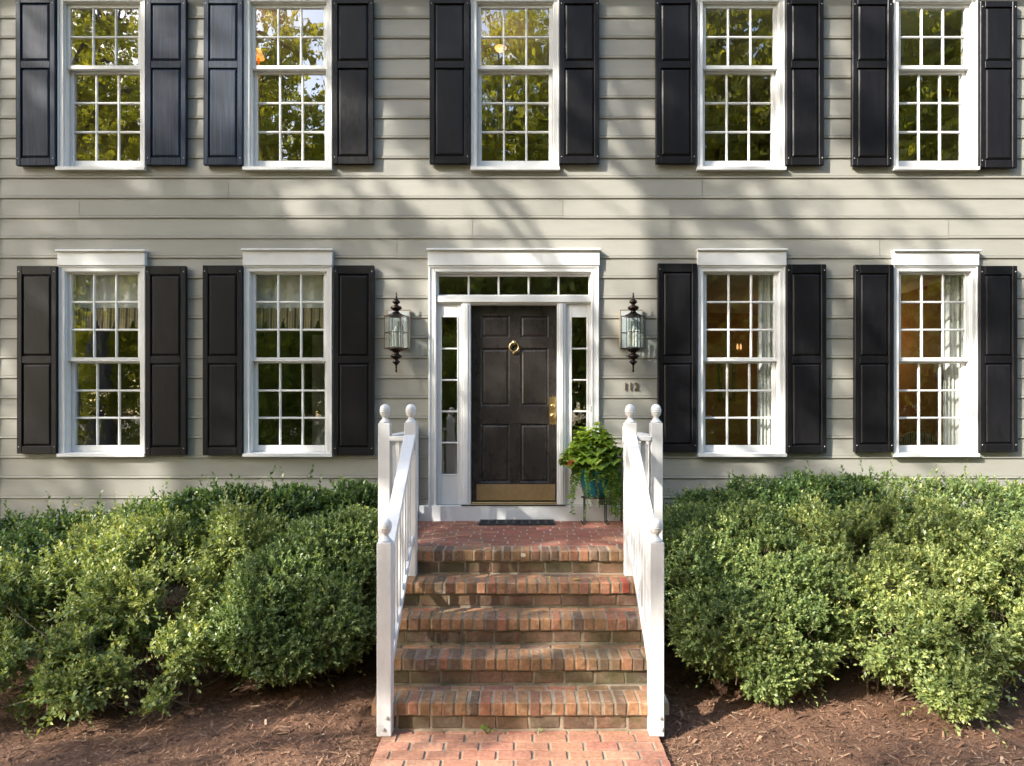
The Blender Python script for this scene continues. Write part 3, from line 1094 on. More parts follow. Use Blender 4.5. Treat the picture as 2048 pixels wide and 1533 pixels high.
part('kick_plate', bx(PX(953, YD), PX(1110, YD), YD - 0.004, YD - 0.0005, PZ(1001, YD), PZ(969, YD), b=0.001), M['brassdull'], door)
kx, kz = PX(1028, YD), PZ(695, YD)
m = MB()
for k in range(28):
    t = 2 * math.pi * k / 28
    for j in range(8):
        u = 2 * math.pi * j / 8
        r = 0.047 + 0.0072 * math.cos(u)
        m.v.append((kx + r * math.cos(t), YD - 0.020 + 0.0072 * math.sin(u), kz + r * math.sin(t)))
for k in range(28):
    for j in range(8):
        m.f.append((k * 8 + j, ((k + 1) % 28) * 8 + j, ((k + 1) % 28) * 8 + (j + 1) % 8, k * 8 + (j + 1) % 8))
part('knocker', m, M['brass'], door, True)
part('knocker_boss', MB().lathe([(0.028, 0.0), (0.028, 0.008), (0.022, 0.022), (0.012, 0.032), (0.002, 0.034)], kx, YD, kz + 0.047, 18, 'y'), M['brass'], door, True)
part('knocker_stud', MB().lathe([(0.016, 0.0), (0.015, 0.01), (0.009, 0.016), (0.002, 0.018)], kx, YD, kz - 0.058, 14, 'y'), M['brass'], door, True)
lx0, lx1, lz0, lz1 = PX(1098.5, YD), PX(1112.5, YD), PZ(851, YD), PZ(792, YD)
lm = (lx0 + lx1) / 2
out = [(lx0, lz0 + 0.02), (lx0 + 0.008, lz0 + 0.006), (lm - 0.013, lz0 + 0.014), (lm, lz0), (lm + 0.013, lz0 + 0.014), (lx1 - 0.008, lz0 + 0.006), (lx1, lz0 + 0.02),
       (lx1, lz1 - 0.02), (lx1 - 0.008, lz1 - 0.006), (lm + 0.013, lz1 - 0.014), (lm, lz1), (lm - 0.013, lz1 - 0.014), (lx0 + 0.008, lz1 - 0.006), (lx0, lz1 - 0.02)]
no = len(out)
m = MB().add([(x, YD - 0.007, z) for (x, z) in out] + [(x, YD - 0.0003, z) for (x, z) in out], [tuple(range(no))] + [(k, (k + 1) % no, no + (k + 1) % no, no + k) for k in range(no)])
part('lock_plate', m, M['brass'], door)
part('deadbolt', MB().lathe([(0.021, 0.0), (0.020, 0.012), (0.013, 0.017), (0.002, 0.017)], lm, YD - 0.007, PZ(812, YD), 18, 'y'), M['brass'], door, True)
part('door_knob', MB().lathe([(0.014, 0.0), (0.012, 0.02), (0.027, 0.032), (0.031, 0.046), (0.026, 0.058), (0.010, 0.064), (0.002, 0.064)], lm, YD - 0.007, PZ(832, YD), 20, 'y'), M['brass'], door, True)
bell = obj('doorbell', None, house, (PX(1180, -0.03), -0.05, PZ(818, -0.05)))
bxx, bzz = PX(1180, -0.05), PZ(818, -0.05)
part('bell_plate', bx(bxx - 0.012, bxx + 0.012, -0.052, YC + 0.0055, bzz - 0.036, bzz + 0.036), M['white'], bell)
part('bell_button', MB().lathe([(0.008, 0.0), (0.007, 0.004), (0.002, 0.005)], bxx, -0.052, bzz - 0.01, 12, 'y'), M['candle'], bell)

# ---- house number
num = obj('house_number', None, house, (PX(1264), -0.02, PZ(781)))
for ch, a, b_ in (('1', 1248.5, 1254.5), ('1', 1259, 1264.5), ('2', 1268, 1277.5)):
    cu = bpy.data.curves.new('digit', 'FONT')
    cu.body = ch
    cu.size = 0.112
    cu.extrude = 0.004
    cu.offset = 0.0012
    cu.align_x = 'CENTER'
    t = bpy.data.objects.new('tmp', cu)
    COL.objects.link(t)
    dg = bpy.context.evaluated_depsgraph_get()
    me = bpy.data.meshes.new_from_object(t.evaluated_get(dg))
    bpy.data.objects.remove(t)
    me.name = 'digit'
    me.materials.clear()
    me.materials.append(M['numeral'])
    obj('digit', me, num, (PX((a + b_) / 2, -0.02), -0.021, PZ(781, -0.02)), rot=(math.radians(90), 0, 0))


# ------------------------------------------------------------------ wall lanterns
def lantern(px, label):
    Y = -0.16
    cx = PX(px, Y)
    z = lambda py: PZ(py, Y)
    L = tag(obj('wall_lantern', None, None, (cx, -0.02, z(745))), label, 'wall lamp', 'bronze wall lanterns beside the door')
    wx = cx + 0.0
    m = bx(wx - 0.117, wx + 0.117, -0.042, -0.0235, PZ(697, -0.03), PZ(621, -0.03), b=0.006)
    part('back_plate', m, M['mirror'], L)
    part('back_plate_rim', frame4(wx - 0.121, wx + 0.121, PZ(697, -0.03) - 0.004, PZ(621, -0.03) + 0.004, -0.046, -0.0225, 0.008, 0.008, 0.008, 0.008, 0.002), M['brassdull'], L)
    zt, zb = z(633), z(697)
    zt_m = (zt + zb) / 2 - 0.005
    part('arm', MB().box(cx - 0.012, cx + 0.012, Y + 0.02, -0.043, zb - 0.012, zb - 0.002, b=0.003).box(cx - 0.012, cx + 0.012, Y + 0.02, -0.043, zt + 0.002, zt + 0.012, b=0.003), M['bronze'], L)
    # hexagonal cage of bevelled glass, one flat facing the street
    R = 0.118
    ring = [(cx + R * math.cos(math.radians(a)), Y + 0.78 * R * math.sin(math.radians(a))) for a in (-118, -62, 0, 62, 118, 180)]
    cage = MB()
    for k in range(6):
        (xa, ya), (xb, yb) = ring[k], ring[(k + 1) % 6]
        cage.tube([(xa, ya, zb - 0.006), (xa, ya, zt + 0.008)], 0.0042, 6)
        for zz_ in (zb, zt_m, zt):
            cage.tube([(xa, ya, zz_), (xb, yb, zz_)], 0.0036, 5)
        for (q0, q1) in ((zb, zt_m), (zt_m, zt)):
            d = 0.003
            gp = MB().add([(xa, ya, q0 + d), (xb, yb, q0 + d), (xb, yb, q1 - d), (xa, ya, q1 - d)], [(0, 1, 2, 3)])
            part('glass_panel', gp, M['lampglass'], L)
    part('cage', cage, M['bronze'], L)
    s = 1.0
    top = [(0.088, 0.0), (0.090, 0.006), (0.060, 0.018), (0.034, 0.040), (0.024, 0.052), (0.030, 0.060), (0.052, 0.078), (0.058, 0.094), (0.046, 0.110), (0.022, 0.120), (0.016, 0.130), (0.026, 0.140), (0.040, 0.154), (0.040, 0.164),
           (0.026, 0.180), (0.014, 0.196), (0.010, 0.210), (0.013, 0.216), (0.008, 0.224), (0.006, 0.246), (0.009, 0.252), (0.005, 0.262), (0.001, 0.268)]
    hs = (z(586) - zt) / 0.268
    part('top_finial', MB().lathe([(r, h * hs) for r, h in top], cx, Y, zt + 0.003, 20), M['bronze'], L, True)
    bot = [(0.075, 0.0), (0.070, 0.012), (0.040, 0.030), (0.024, 0.044), (0.030, 0.056), (0.056, 0.070), (0.058, 0.082), (0.042, 0.098), (0.018, 0.110), (0.020, 0.120), (0.038, 0.132), (0.038, 0.142), (0.022, 0.156), (0.010, 0.172),
           (0.008, 0.186), (0.012, 0.192), (0.008, 0.200), (0.009, 0.216), (0.012, 0.228), (0.007, 0.240), (0.001, 0.246)]
    hs = (zb - z(745)) / 0.246
    part('bottom_finial', MB().lathe([(r, -h * hs) for r, h in bot], cx, Y, zb - 0.003, 20), M['bronze'], L, True)
    for (ox, oy) in ((-0.035, 0.02), (0.035, 0.03), (0.0, -0.03)):
        hgt = 0.13 if oy < 0 else 0.10
        part('candle_sleeve', MB().lathe([(0.011, 0), (0.011, hgt)], cx + ox, Y + oy, zb + 0.02, 10), M['candle'], L)
        part('bulb', MB().lathe([(0.007, 0), (0.014, 0.018), (0.015, 0.032), (0.008, 0.056), (0.002, 0.07)], cx + ox, Y + oy, zb + 0.021 + hgt, 12), M['bulb'], L, True)


lantern(792.5, 'bronze glass wall lantern left of the front door')
lantern(1266.5, 'bronze glass wall lantern above the house number')


# ------------------------------------------------------------------ railings
BALL = [(0.043, 0.0), (0.044, 0.008), (0.036, 0.016), (0.026, 0.028), (0.020, 0.040), (0.022, 0.048), (0.034, 0.060), (0.0395, 0.076), (0.0400, 0.084), (0.0425, 0.086), (0.0430, 0.092), (0.0405, 0.0945), (0.0405, 0.0985), (0.0430, 0.100),
        (0.0425, 0.106), (0.0395, 0.109), (0.0405, 0.112), (0.036, 0.128), (0.026, 0.141), (0.012, 0.148), (0.002, 0.150)]


def railing(s):
    side = 'left' if s < 0 else 'right'
    R = tag(obj('stair_railing', None, None, (s * 0.873, -2.51, 0)), 'white wooden railing with ball topped posts on the %s side of the steps' % side, 'railing', 'white railings flanking the steps')
    hw = 0.0465

    def post(x, y, z0, z1, bolts=False):
        p = part('post', bx(x - hw, x + hw, y - hw, y + hw, z0, z1, b=0.004), M['railwhite'], R)
        part('ball_cap', MB().lathe(BALL, x, y, z1 + 0.0005, 24), M['railwhite'], p, True)
        if bolts:
            for (bxo, bz) in ((0.018, 0.125), (-0.004 if s < 0 else 0.028, 0.05)):
                part('bolt', MB().lathe([(0.014, 0.0), (0.014, 0.003), (0.009, 0.004), (0.009, 0.011), (0.002, 0.012)], x + bxo, y - hw, bz, 8, 'y'), M['bolt'], p)
    xi, xo = s * 0.876, s * 1.085
    yt, yo, ybm = -1.505, -1.49, -2.510
    post(xi, yt, LZ - RISE + 0.002, 1.995)
    post(xo, yo, LZ - 0.55, 1.995)
    post(xi, ybm, 0.003, 1.247, True)
    # sloped rails
    y0, y1 = yt - hw, ybm + hw
    zt0, zt1 = 1.905, 1.195
    sl = (zt0 - zt1) / (y0 - y1)

    def sloped(name, w, h, ztop0, par=R, ext=0.0):
        m = MB().box(xi - w / 2, xi + w / 2, y1 - ext, y0 + ext, -h, 0.0, b=0.005)
        m.v = [(p[0], p[1], p[2] + ztop0 + sl * (p[1] - y0)) for p in m.v]
        return part(name, m, M['railwhite'], par)
    sloped('handrail', 0.089, 0.036, zt0)
    sloped('subrail', 0.040, 0.05, zt0 - 0.0365)
    zb0_ = zt0 - 0.80
    sloped('bottom_rail', 0.062, 0.045, zb0_)
    nb = 8
    for k in range(nb):
        y = y0 - (k + 0.75) * (y0 - y1) / (nb + 0.5)
        zt_, zb_ = zt0 - 0.0865 + sl * (y - y0), zb0_ + sl * (y - y0)
        part('baluster', bx(xi - 0.017, xi + 0.017, y - 0.017, y + 0.017, zb_ - 0.012, zt_ + 0.012, b=0.002), M['railwhite'], R)
    # short return between the two landing posts
    a, b_ = sorted((xi + s * hw, xo - s * hw))
    zr = 1.888
    part('handrail', bx(a, b_, -1.545, -1.465, zr - 0.036, zr, b=0.004), M['railwhite'], R)
    part('bottom_rail', bx(a, b_, -1.52, -1.48, LZ + 0.08, LZ + 0.12, b=0.003), M['railwhite'], R)
    for k in range(1, 2):
        x = a + (b_ - a) * 0.5
        part('baluster', bx(x - 0.017, x + 0.017, -1.522, -1.488, LZ + 0.12, zr - 0.0365, b=0.002), M['railwhite'], R)
    # level guard back to the wall
    part('handrail', bx(xo - 0.042, xo + 0.042, yo + hw, -0.024, zr - 0.034, zr + 0.002, b=0.004), M['railwhite'], R)
    part('subrail', bx(xo - 0.02, xo + 0.02, yo + hw, -0.024, zr - 0.084, zr - 0.0345, b=0.003), M['railwhite'], R)
    part('bottom_rail', bx(xo - 0.03, xo + 0.03, yo + hw, -0.024, LZ + 0.078, LZ + 0.12, b=0.003), M['railwhite'], R)
    part('wall_post', bx(xo - 0.045, xo + 0.045, -0.060, -0.0225, LZ, 1.93, b=0.003), M['railwhite'], R)
    for k in range(12):
        y = yo + hw + (k + 0.7) * (1.49 - 0.07 - hw) / 12.4
        part('baluster', bx(xo - 0.017, xo + 0.017, y - 0.017, y + 0.017, LZ + 0.1205, zr - 0.085, b=0.002), M['railwhite'], R)


railing(-1)
railing(1)

# ------------------------------------------------------------------ doormat
MX0, MX1 = PX(957, -0.30), PX(1111, -0.30)
dm = tag(obj('doormat', None, None, ((MX0 + MX1) / 2, -0.19, LZ)), 'black patterned rubber doormat before the front door', 'doormat')
part('mat_base', bx(MX0, MX1, -0.325, -0.062, LZ + 0.001, LZ + 0.010, b=0.003), M['mat'], dm)
m = frame4(MX0 + 0.002, MX1 - 0.002, 0, 1, 0, 1, 0.01, 0.01, 0.01, 0.01)
m = MB()
m.box(MX0 + 0.003, MX1 - 0.003, -0.322, -0.310, LZ + 0.0101, LZ + 0.016, b=0.002).box(MX0 + 0.003, MX1 - 0.003, -0.077, -0.065, LZ + 0.0101, LZ + 0.016, b=0.002)
m.box(MX0 + 0.003, MX0 + 0.015, -0.3095, -0.0775, LZ + 0.0101, LZ + 0.0158, b=0.002).box(MX1 - 0.015, MX1 - 0.003, -0.3095, -0.0775, LZ + 0.0101, LZ + 0.0158, b=0.002)
for k in range(9):
    for j in range(3):
        x, y = MX0 + 0.05 + k * (MX1 - MX0 - 0.1) / 8, -0.27 + j * 0.078
        pts = [(x + 0.032 * math.cos(t), y + 0.028 * math.sin(t), LZ + 0.0125) for t in np.linspace(0.4, 5.6, 10)]
        m.tube(pts, 0.0055, 5)
part('scroll_relief', m, M['mat'], dm)

# ------------------------------------------------------------------ plant stand, pot, plant
SXc, SYc = PX(1190, -0.235), -0.235
zst = LZ + 0.265
st = tag(obj('plant_stand', None, None, (SXc, SYc, LZ)), 'low black wrought iron plant stand with four curled feet', 'plant stand')
m = MB()
ringp = [(SXc + 0.135 * math.cos(t), SYc + 0.10 * math.sin(t), zst) for t in np.linspace(0, 2 * math.pi, 25)]
m.tube(ringp, 0.0065, 6)
m.tube([(SXc - 0.135, SYc, zst), (SXc + 0.135, SYc, zst)], 0.005, 6).tube([(SXc, SYc - 0.10, zst), (SXc, SYc + 0.10, zst)], 0.005, 6)
part('top_ring', m, M['iron'], st, True)
for (ux, uy) in ((-0.105, -0.062), (0.105, -0.062), (-0.105, 0.062), (0.105, 0.062)):
    sg = 1 if ux > 0 else -1
    pts = [(SXc + ux, SYc + uy, zst), (SXc + ux, SYc + uy, LZ + 0.03)]
    pts += [(SXc + ux + sg * 0.013 * (1 - math.cos(t)), SYc + uy - 0.004, LZ + 0.0205 - 0.013 * math.sin(t)) for t in np.linspace(0.3, 3.6, 8)]
    part('leg', MB().tube(pts, 0.0062, 6), M['iron'], st, True)
pot = MB().lathe([(0.095, 0.0), (0.106, 0.006), (0.134, 0.09), (0.156, 0.18), (0.166, 0.245), (0.174, 0.25), (0.176, 0.268), (0.168, 0.275), (0.158, 0.268), (0.150, 0.22), (0.14, 0.215)], SXc, SYc, zst + 0.0075, 36)
po = part('flower_pot', pot, M['pot'], None, True)
tag(po, 'glazed teal pot standing on the black plant stand', 'pot')

zsoil = zst + 0.23


def norm(a):
    return a / np.maximum(np.linalg.norm(a, axis=-1, keepdims=True), 1e-9)


def leaf_quads(P, D, N, L, W, fold=0.25, mid=0.45):
    """kite leaves of 2 triangles pairs: base, left, tip, right"""
    D = norm(D)
    S = norm(np.cross(D, N))
    N = np.cross(S, D)
    L = L[:, None]; W = W[:, None]
    v0 = P
    v1 = P + D * L * mid + S * W * 0.5 + N * W * fold
    v2 = P + D * L
    v3 = P + D * L * mid - S * W * 0.5 + N * W * fold
    return np.stack([v0, v1, v2, v3], 1)


cp = tag(obj('coleus_plant', None, None, (SXc, SYc, zsoil)), 'lime green coleus with trailing vines in the teal pot', 'plant')
rc = np.random.default_rng(8)
# coleus stems and broad leaves (six-sided blades with a dark heart)
stm = MB()
LV, LF, LT, HV, HF = [], [], [], [], []
for k in range(92):
    a = rc.random() * 6.283
    u = rc.random() ** 0.55
    top_ = Vector((SXc - 0.015 + 0.275 * u * math.cos(a), SYc - 0.02 + 0.15 * u * math.sin(a), zsoil + 0.09 + 0.40 * (1 - 0.80 * u * u) * (0.62 + 0.40 * rc.random())))
    base_ = Vector((SXc + 0.08 * math.cos(a) * u, SYc + 0.08 * math.sin(a) * u, zsoil - 0.02))
    stm.tube([base_, base_.lerp(top_, 0.5) + Vector((0, 0, 0.03)), top_], [0.005, 0.004, 0.003], 5)
    for j in range(9):
        an = j * 2.4 + rc.random()
        lvl = j // 3
        c0 = top_ - Vector((0, 0, 0.035 * lvl))
        el = 0.55 - 0.42 * lvl + 0.3 * (rc.random() - 0.5)
        d = Vector((math.cos(an) * math.cos(el), math.sin(an) * math.cos(el), math.sin(el)))
        up = Vector((-math.cos(an) * math.sin(el), -math.sin(an) * math.sin(el), math.cos(el)))
        sd = d.cross(up)
        ll = (0.044 + 0.026 * lvl) * (0.8 + 0.5 * rc.random())
        ww = ll * 0.50
        c1 = c0 + d * 0.012

        def P_(t, s_, lift=0.0):
            return c1 + d * (ll * t) + sd * (ww * s_) + up * (lift + 0.10 * ll * math.sin(math.pi * t) + 0.12 * ll * abs(s_) - 0.12 * ll * t * t)
        n0 = len(LV)
        LV += [P_(0, 0), P_(0.25, 0.85), P_(0.55, 0.95), P_(1, 0), P_(0.55, -0.95), P_(0.25, -0.85), P_(0.3, 0), P_(0.6, 0)]
        LF += [(n0, n0 + 1, n0 + 6, n0 + 6), (n0 + 1, n0 + 2, n0 + 7, n0 + 6), (n0 + 2, n0 + 3, n0 + 7, n0 + 7), (n0, n0 + 6, n0 + 5, n0 + 5), (n0 + 6, n0 + 7, n0 + 4, n0 + 5), (n0 + 7, n0 + 3, n0 + 4, n0 + 4)]
        tn = min(1, max(0, 0.62 + 0.25 * rc.standard_normal() - 0.12 * lvl))
        LT += [tn] * 6
        h0 = len(HV)
        if ll > 0.035 and rc.random() < 0.7:
            HV += [P_(0.12, 0, 0.002), P_(0.34, 0.36, 0.002), P_(0.68, 0, 0.002), P_(0.34, -0.36, 0.002)]
            HF += [(h0, h0 + 1, h0 + 2), (h0, h0 + 2, h0 + 3)]
me = bpy.data.meshes.new('coleus_leaves')
me.from_pydata([tuple(v) for v in LV], [], [tuple(dict.fromkeys(f)) for f in LF])
at = me.attributes.new('tone', 'FLOAT', 'FACE')
at.data.foreach_set('value', LT)
me.materials.append(M['leaf_coleus'])
o = obj('leaves', me, cp, (0, 0, 0)); o.location = -WL[cp.name]
me = bpy.data.meshes.new('leaf_hearts')
me.from_pydata([tuple(v) for v in HV], [], HF)
me.materials.append(M['leaf_heart'])
o = obj('leaf_markings', me, cp); o.location = -WL[cp.name]
part('stems', stm, M['leaf_trail'], cp)
# trailing vines
vm = MB()
P, D, N, L, W = [], [], [], [], []
for k in range(46):
    a = -math.pi * rc.random() if k < 26 else rc.random() * 6.283
    r0 = 0.172 + 0.02 * rc.random()
    drop = (0.18 + 0.30 * rc.random() ** 1.2) if k < 28 else 0.50
    if abs(math.cos(a)) < 0.5:
        drop *= 0.75
    pts = [Vector((SXc + 0.10 * math.cos(a), SYc + 0.10 * math.sin(a), zsoil + 0.02)), Vector((SXc + r0 * math.cos(a), SYc + r0 * math.sin(a), zsoil + 0.07))]
    wob = rc.random() * 6
    for j in range(1, 7):
        q = j / 6
        rr = r0 + 0.05 * math.sin(q * 1.6) + 0.012 * math.sin(wob + 5 * q)
        pts.append(Vector((SXc + rr * math.cos(a) + 0.03 * math.sin(wob + 3 * q) * q, SYc + rr * math.sin(a), zsoil + 0.07 - drop * q)))
    vm.tube(pts, 0.0018, 4)
    big = 1.0 if rc.random() < 0.6 else 0.55
    for j in range(len(pts) - 1):
        for i in range(7):
            p = pts[j].lerp(pts[j + 1], (i + rc.random()) / 7)
            P.append(p)
            dv = Vector((rc.standard_normal(), rc.standard_normal() - 0.6, 0.25 * rc.standard_normal() - 0.1))
            D.append(dv)
            N.append(Vector((0.3 * rc.standard_normal(), -0.6, 0.8)))
            L.append((0.018 + 0.022 * rc.random()) * (big if j > 2 else 1.25))
            W.append(L[-1] * 0.75)
Q4 = leaf_quads(np.array(P), np.array(D), np.array(N), np.array(L), np.array(W))
me = tri_mesh('vine_leaves', Q4.reshape(-1, 3), np.arange(len(P) * 4).reshape(-1, 4), M['leaf_trail'], rc.random(len(P)))
o = obj('trailing_leaves', me, cp); o.location = -WL[cp.name]
part('vines', vm, M['leaf_trail'], cp)
fm = MB()
for (fx, fz) in ((PX(1138, -0.4), PZ(929, -0.4)), (PX(1146, -0.4), PZ(921, -0.4)), (PX(1141, -0.4), PZ(924, -0.4))):
    for k in range(5):
        t = k * 1.257
        c, s_ = math.cos(t), math.sin(t)
        fm.add([(fx, -0.40, fz), (fx + 0.014 * c - 0.006 * s_, -0.408, fz + 0.014 * s_ + 0.006 * c), (fx + 0.02 * c, -0.405, fz + 0.02 * s_), (fx + 0.014 * c + 0.006 * s_, -0.408, fz + 0.014 * s_ - 0.006 * c)], [(0, 1, 2, 3)])
part('flowers', fm, M['red'], cp)
part('flower_stalk', MB().tube([(SXc - 0.12, SYc - 0.05, zsoil), (PX(1150, -0.38), -0.36, PZ(940, -0.38)), (PX(1141, -0.4), -0.398, PZ(925, -0.4))], 0.002, 5), M['leaf_trail'], cp)


# ------------------------------------------------------------------ shrubs and trees
def vnoise(p, seed, fr):
    r = np.random.default_rng(seed)
    out = 0
    for k in range(6):
        kx = r.standard_normal(3) * fr * (0.6 + 0.35 * k)
        out = out + np.sin(p @ kx + r.random() * 6.283) / (1 + 0.3 * k)
    return out / 3.2


def foliage(name, lumps, nsp, sprig, leafL, leafW, nleaf, mat, seed, hole=0.55, fr=3.0, zmin=0.06, upb=0.45, thick=0.4, tone0=0.38, spread=0.9, shoots=0.05):
    """leafy sprigs set through the outer volume of a set of overlapping lumps"""
    r = np.random.default_rng(seed)
    lumps = np.array(lumps, dtype=float)
    wgt = (lumps[:, 3] * lumps[:, 4] + lumps[:, 4] * lumps[:, 5] + lumps[:, 3] * lumps[:, 5])
    wgt /= wgt.sum()
    Ps, Ns = [], []
    got = 0
    while got < nsp:
        n_ = int(nsp * 1.6)
        li = r.choice(len(lumps), n_, p=wgt)
        d = norm(r.standard_normal((n_, 3)))
        c, rad = lumps[li, :3], lumps[li, 3:]
        p = c + d * rad
        rr = 1 - thick * r.random(n_) ** 2.0 + 0.17 * vnoise(p, seed + 1, fr)
        p = c + d * rad * rr[:, None]
        keep = p[:, 2] > zmin
        for k in range(len(lumps)):
            q = (((p - lumps[k, :3]) / lumps[k, 3:]) ** 2).sum(1)
            keep &= ~((q < 0.50) & (li != k))
        keep &= vnoise(p, seed + 2, fr * 1.7) > -hole
        p, nn = p[keep], norm(d[keep] / rad[keep])
        Ps.append(p); Ns.append(nn)
        got += len(p)
    P0 = np.concatenate(Ps)[:nsp]; N0 = np.concatenate(Ns)[:nsp]
    sd = norm(N0 + np.array([0, 0, upb]) + 0.55 * r.standard_normal((nsp, 3)))
    sl = sprig * (0.6 + 0.8 * r.random(nsp))
    sh_ = r.random(nsp) < shoots              # some long free shoots break the outline
    sl = np.where(sh_, sl * (1.6 + 1.2 * r.random(nsp)), sl)
    P0 = P0 + sd * np.where(sh_, 0.35 * sl, 0)[:, None]
    base = P0 - sd * (sl * 0.6)[:, None]
    u = norm(np.cross(sd, np.array([0.3, 0.2, 0.93]) + 0.2 * r.standard_normal((nsp, 3))))
    w = np.cross(sd, u)
    ph = r.random(nsp) * 6.283
    patch = 0.5 + 0.5 * vnoise(P0, seed + 3, fr * 0.8)
    V, T = [], []
    for j in range(nleaf):
        t = (j + 0.6) / nleaf
        a = ph + j * 2.39996 + 0.4 * r.standard_normal(nsp)
        rad = u * np.cos(a)[:, None] + w * np.sin(a)[:, None]
        op = spread * (1.15 - 0.65 * t)
        ld = norm(sd * (0.55 + 0.4 * t) + rad * op + 0.15 * r.standard_normal((nsp, 3)))
        nrm = norm(sd * 0.9 - rad * 0.25 + np.array([0, -0.1, 0.5]) + 0.3 * r.standard_normal((nsp, 3)))
        pp = base + sd * (sl * t)[:, None]
        s_ = (0.75 + 0.5 * r.random(nsp)) * (1.0 if t < 0.85 else 0.75)
        V.append(leaf_quads(pp, ld, nrm, leafL * s_, leafW * s_))
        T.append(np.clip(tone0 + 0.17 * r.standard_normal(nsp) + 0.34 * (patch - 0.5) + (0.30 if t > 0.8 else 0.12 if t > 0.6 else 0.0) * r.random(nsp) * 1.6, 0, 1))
    V = np.concatenate(V).reshape(-1, 3)
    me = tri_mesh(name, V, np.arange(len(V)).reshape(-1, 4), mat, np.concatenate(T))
    # fine twigs
    k = max(1, nsp // 3)
    tb, td = base[:k] - sd[:k] * (sl[:k] * 0.5)[:, None], base[:k] + sd[:k] * (sl[:k] * 0.85)[:, None]
    return me, tb, td, P0, N0


def twig_mesh(tb, td, r0, mb):
    for a, b_ in zip(tb, td):
        d = (b_ - a)
        s_ = np.cross(d, (0.2, 0.5, 0.84)); s_ = s_ / (np.linalg.norm(s_) + 1e-9) * r0
        q = np.cross(d, s_); q = q / (np.linalg.norm(q) + 1e-9) * r0
        mb.add([a + s_, a - 0.5 * s_ + 0.87 * q, a - 0.5 * s_ - 0.87 * q, b_], [(0, 1, 3), (1, 2, 3), (2, 0, 3)])


def shrub(name, label, base, lumps, nsp, leafL, leafW, mat, seed, cat='shrub', group=None, stems=14, sprig=0.11, nleaf=12, stem_r=0.014, bare=0, **kw):
    S = tag(obj(name, None, None, base), label, cat, group)
    me, tb, td, P0, N0 = foliage('foliage', lumps, nsp, sprig, leafL, leafW, nleaf, mat, seed, **kw)
    o = obj('foliage', me, S); o.location = -WL[S.name]
    r = np.random.default_rng(seed + 9)
    mb = MB()
    twig_mesh(tb, td, 0.0017, mb)
    b0 = np.array(base)
    spread = max(l[3] for l in lumps) * 0.35
    for k in range(stems):
        tip = P0[r.integers(len(P0))]
        s0 = b0 + np.array([r.standard_normal() * spread * 1.3, r.standard_normal() * spread * 0.7, -0.03])
        mid = s0 * 0.45 + tip * 0.55 + np.array([r.standard_normal() * 0.06, r.standard_normal() * 0.06, -0.10 + 0.06 * r.standard_normal()])
        q1 = s0 * 0.75 + mid * 0.25 + r.standard_normal(3) * 0.02
        rr = stem_r * (0.6 + 0.6 * r.random())
        mb.tube([s0, q1, mid, tip], [rr, rr * 0.85, rr * 0.6, rr * 0.2], 5)
        for q in range(3):
            t2 = P0[r.integers(len(P0))]
            if np.linalg.norm(t2 - mid) < 0.7:
                m2 = (mid + t2) / 2 + r.standard_normal(3) * 0.04
                mb.tube([mid, m2, t2], [rr * 0.5, rr * 0.35, rr * 0.12], 4)
    part('stems', mb, M['stem'], S)
    return S


BG = 'evergreen shrubs around the steps'
# back row against the siding
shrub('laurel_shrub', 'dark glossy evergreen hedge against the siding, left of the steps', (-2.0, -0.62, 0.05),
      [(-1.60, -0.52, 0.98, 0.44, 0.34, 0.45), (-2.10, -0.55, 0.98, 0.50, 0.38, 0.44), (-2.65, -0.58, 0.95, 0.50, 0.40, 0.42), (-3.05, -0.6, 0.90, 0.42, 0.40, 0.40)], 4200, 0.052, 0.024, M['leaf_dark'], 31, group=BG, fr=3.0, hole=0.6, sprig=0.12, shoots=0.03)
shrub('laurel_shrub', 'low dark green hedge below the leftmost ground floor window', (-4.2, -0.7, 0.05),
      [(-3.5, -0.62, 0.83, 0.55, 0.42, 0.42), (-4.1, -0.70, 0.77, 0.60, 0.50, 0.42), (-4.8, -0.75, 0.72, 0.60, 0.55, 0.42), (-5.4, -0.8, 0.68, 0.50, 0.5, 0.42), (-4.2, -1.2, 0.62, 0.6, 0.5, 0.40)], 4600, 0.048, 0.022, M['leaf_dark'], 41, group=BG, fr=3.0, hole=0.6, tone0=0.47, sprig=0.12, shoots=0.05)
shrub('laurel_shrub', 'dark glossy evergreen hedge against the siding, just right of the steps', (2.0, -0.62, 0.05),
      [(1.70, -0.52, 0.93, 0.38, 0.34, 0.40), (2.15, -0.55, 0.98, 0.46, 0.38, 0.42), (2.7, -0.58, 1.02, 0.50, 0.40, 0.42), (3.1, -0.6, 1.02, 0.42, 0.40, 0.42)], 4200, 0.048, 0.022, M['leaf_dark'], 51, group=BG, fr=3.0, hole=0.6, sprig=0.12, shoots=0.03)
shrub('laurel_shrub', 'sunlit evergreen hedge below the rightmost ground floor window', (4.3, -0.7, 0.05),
      [(3.55, -0.62, 1.03, 0.55, 0.45, 0.42), (4.2, -0.66, 1.02, 0.60, 0.48, 0.42), (4.9, -0.7, 1.0, 0.60, 0.5, 0.42), (5.5, -0.7, 0.98, 0.5, 0.5, 0.42), (4.3, -1.1, 0.84, 0.6, 0.45, 0.42), (5.0, -1.2, 0.82, 0.55, 0.5, 0.42)], 4800, 0.044, 0.021, M['leaf_box'], 61, group=BG, fr=3.0, hole=0.5, sprig=0.12, shoots=0.06)
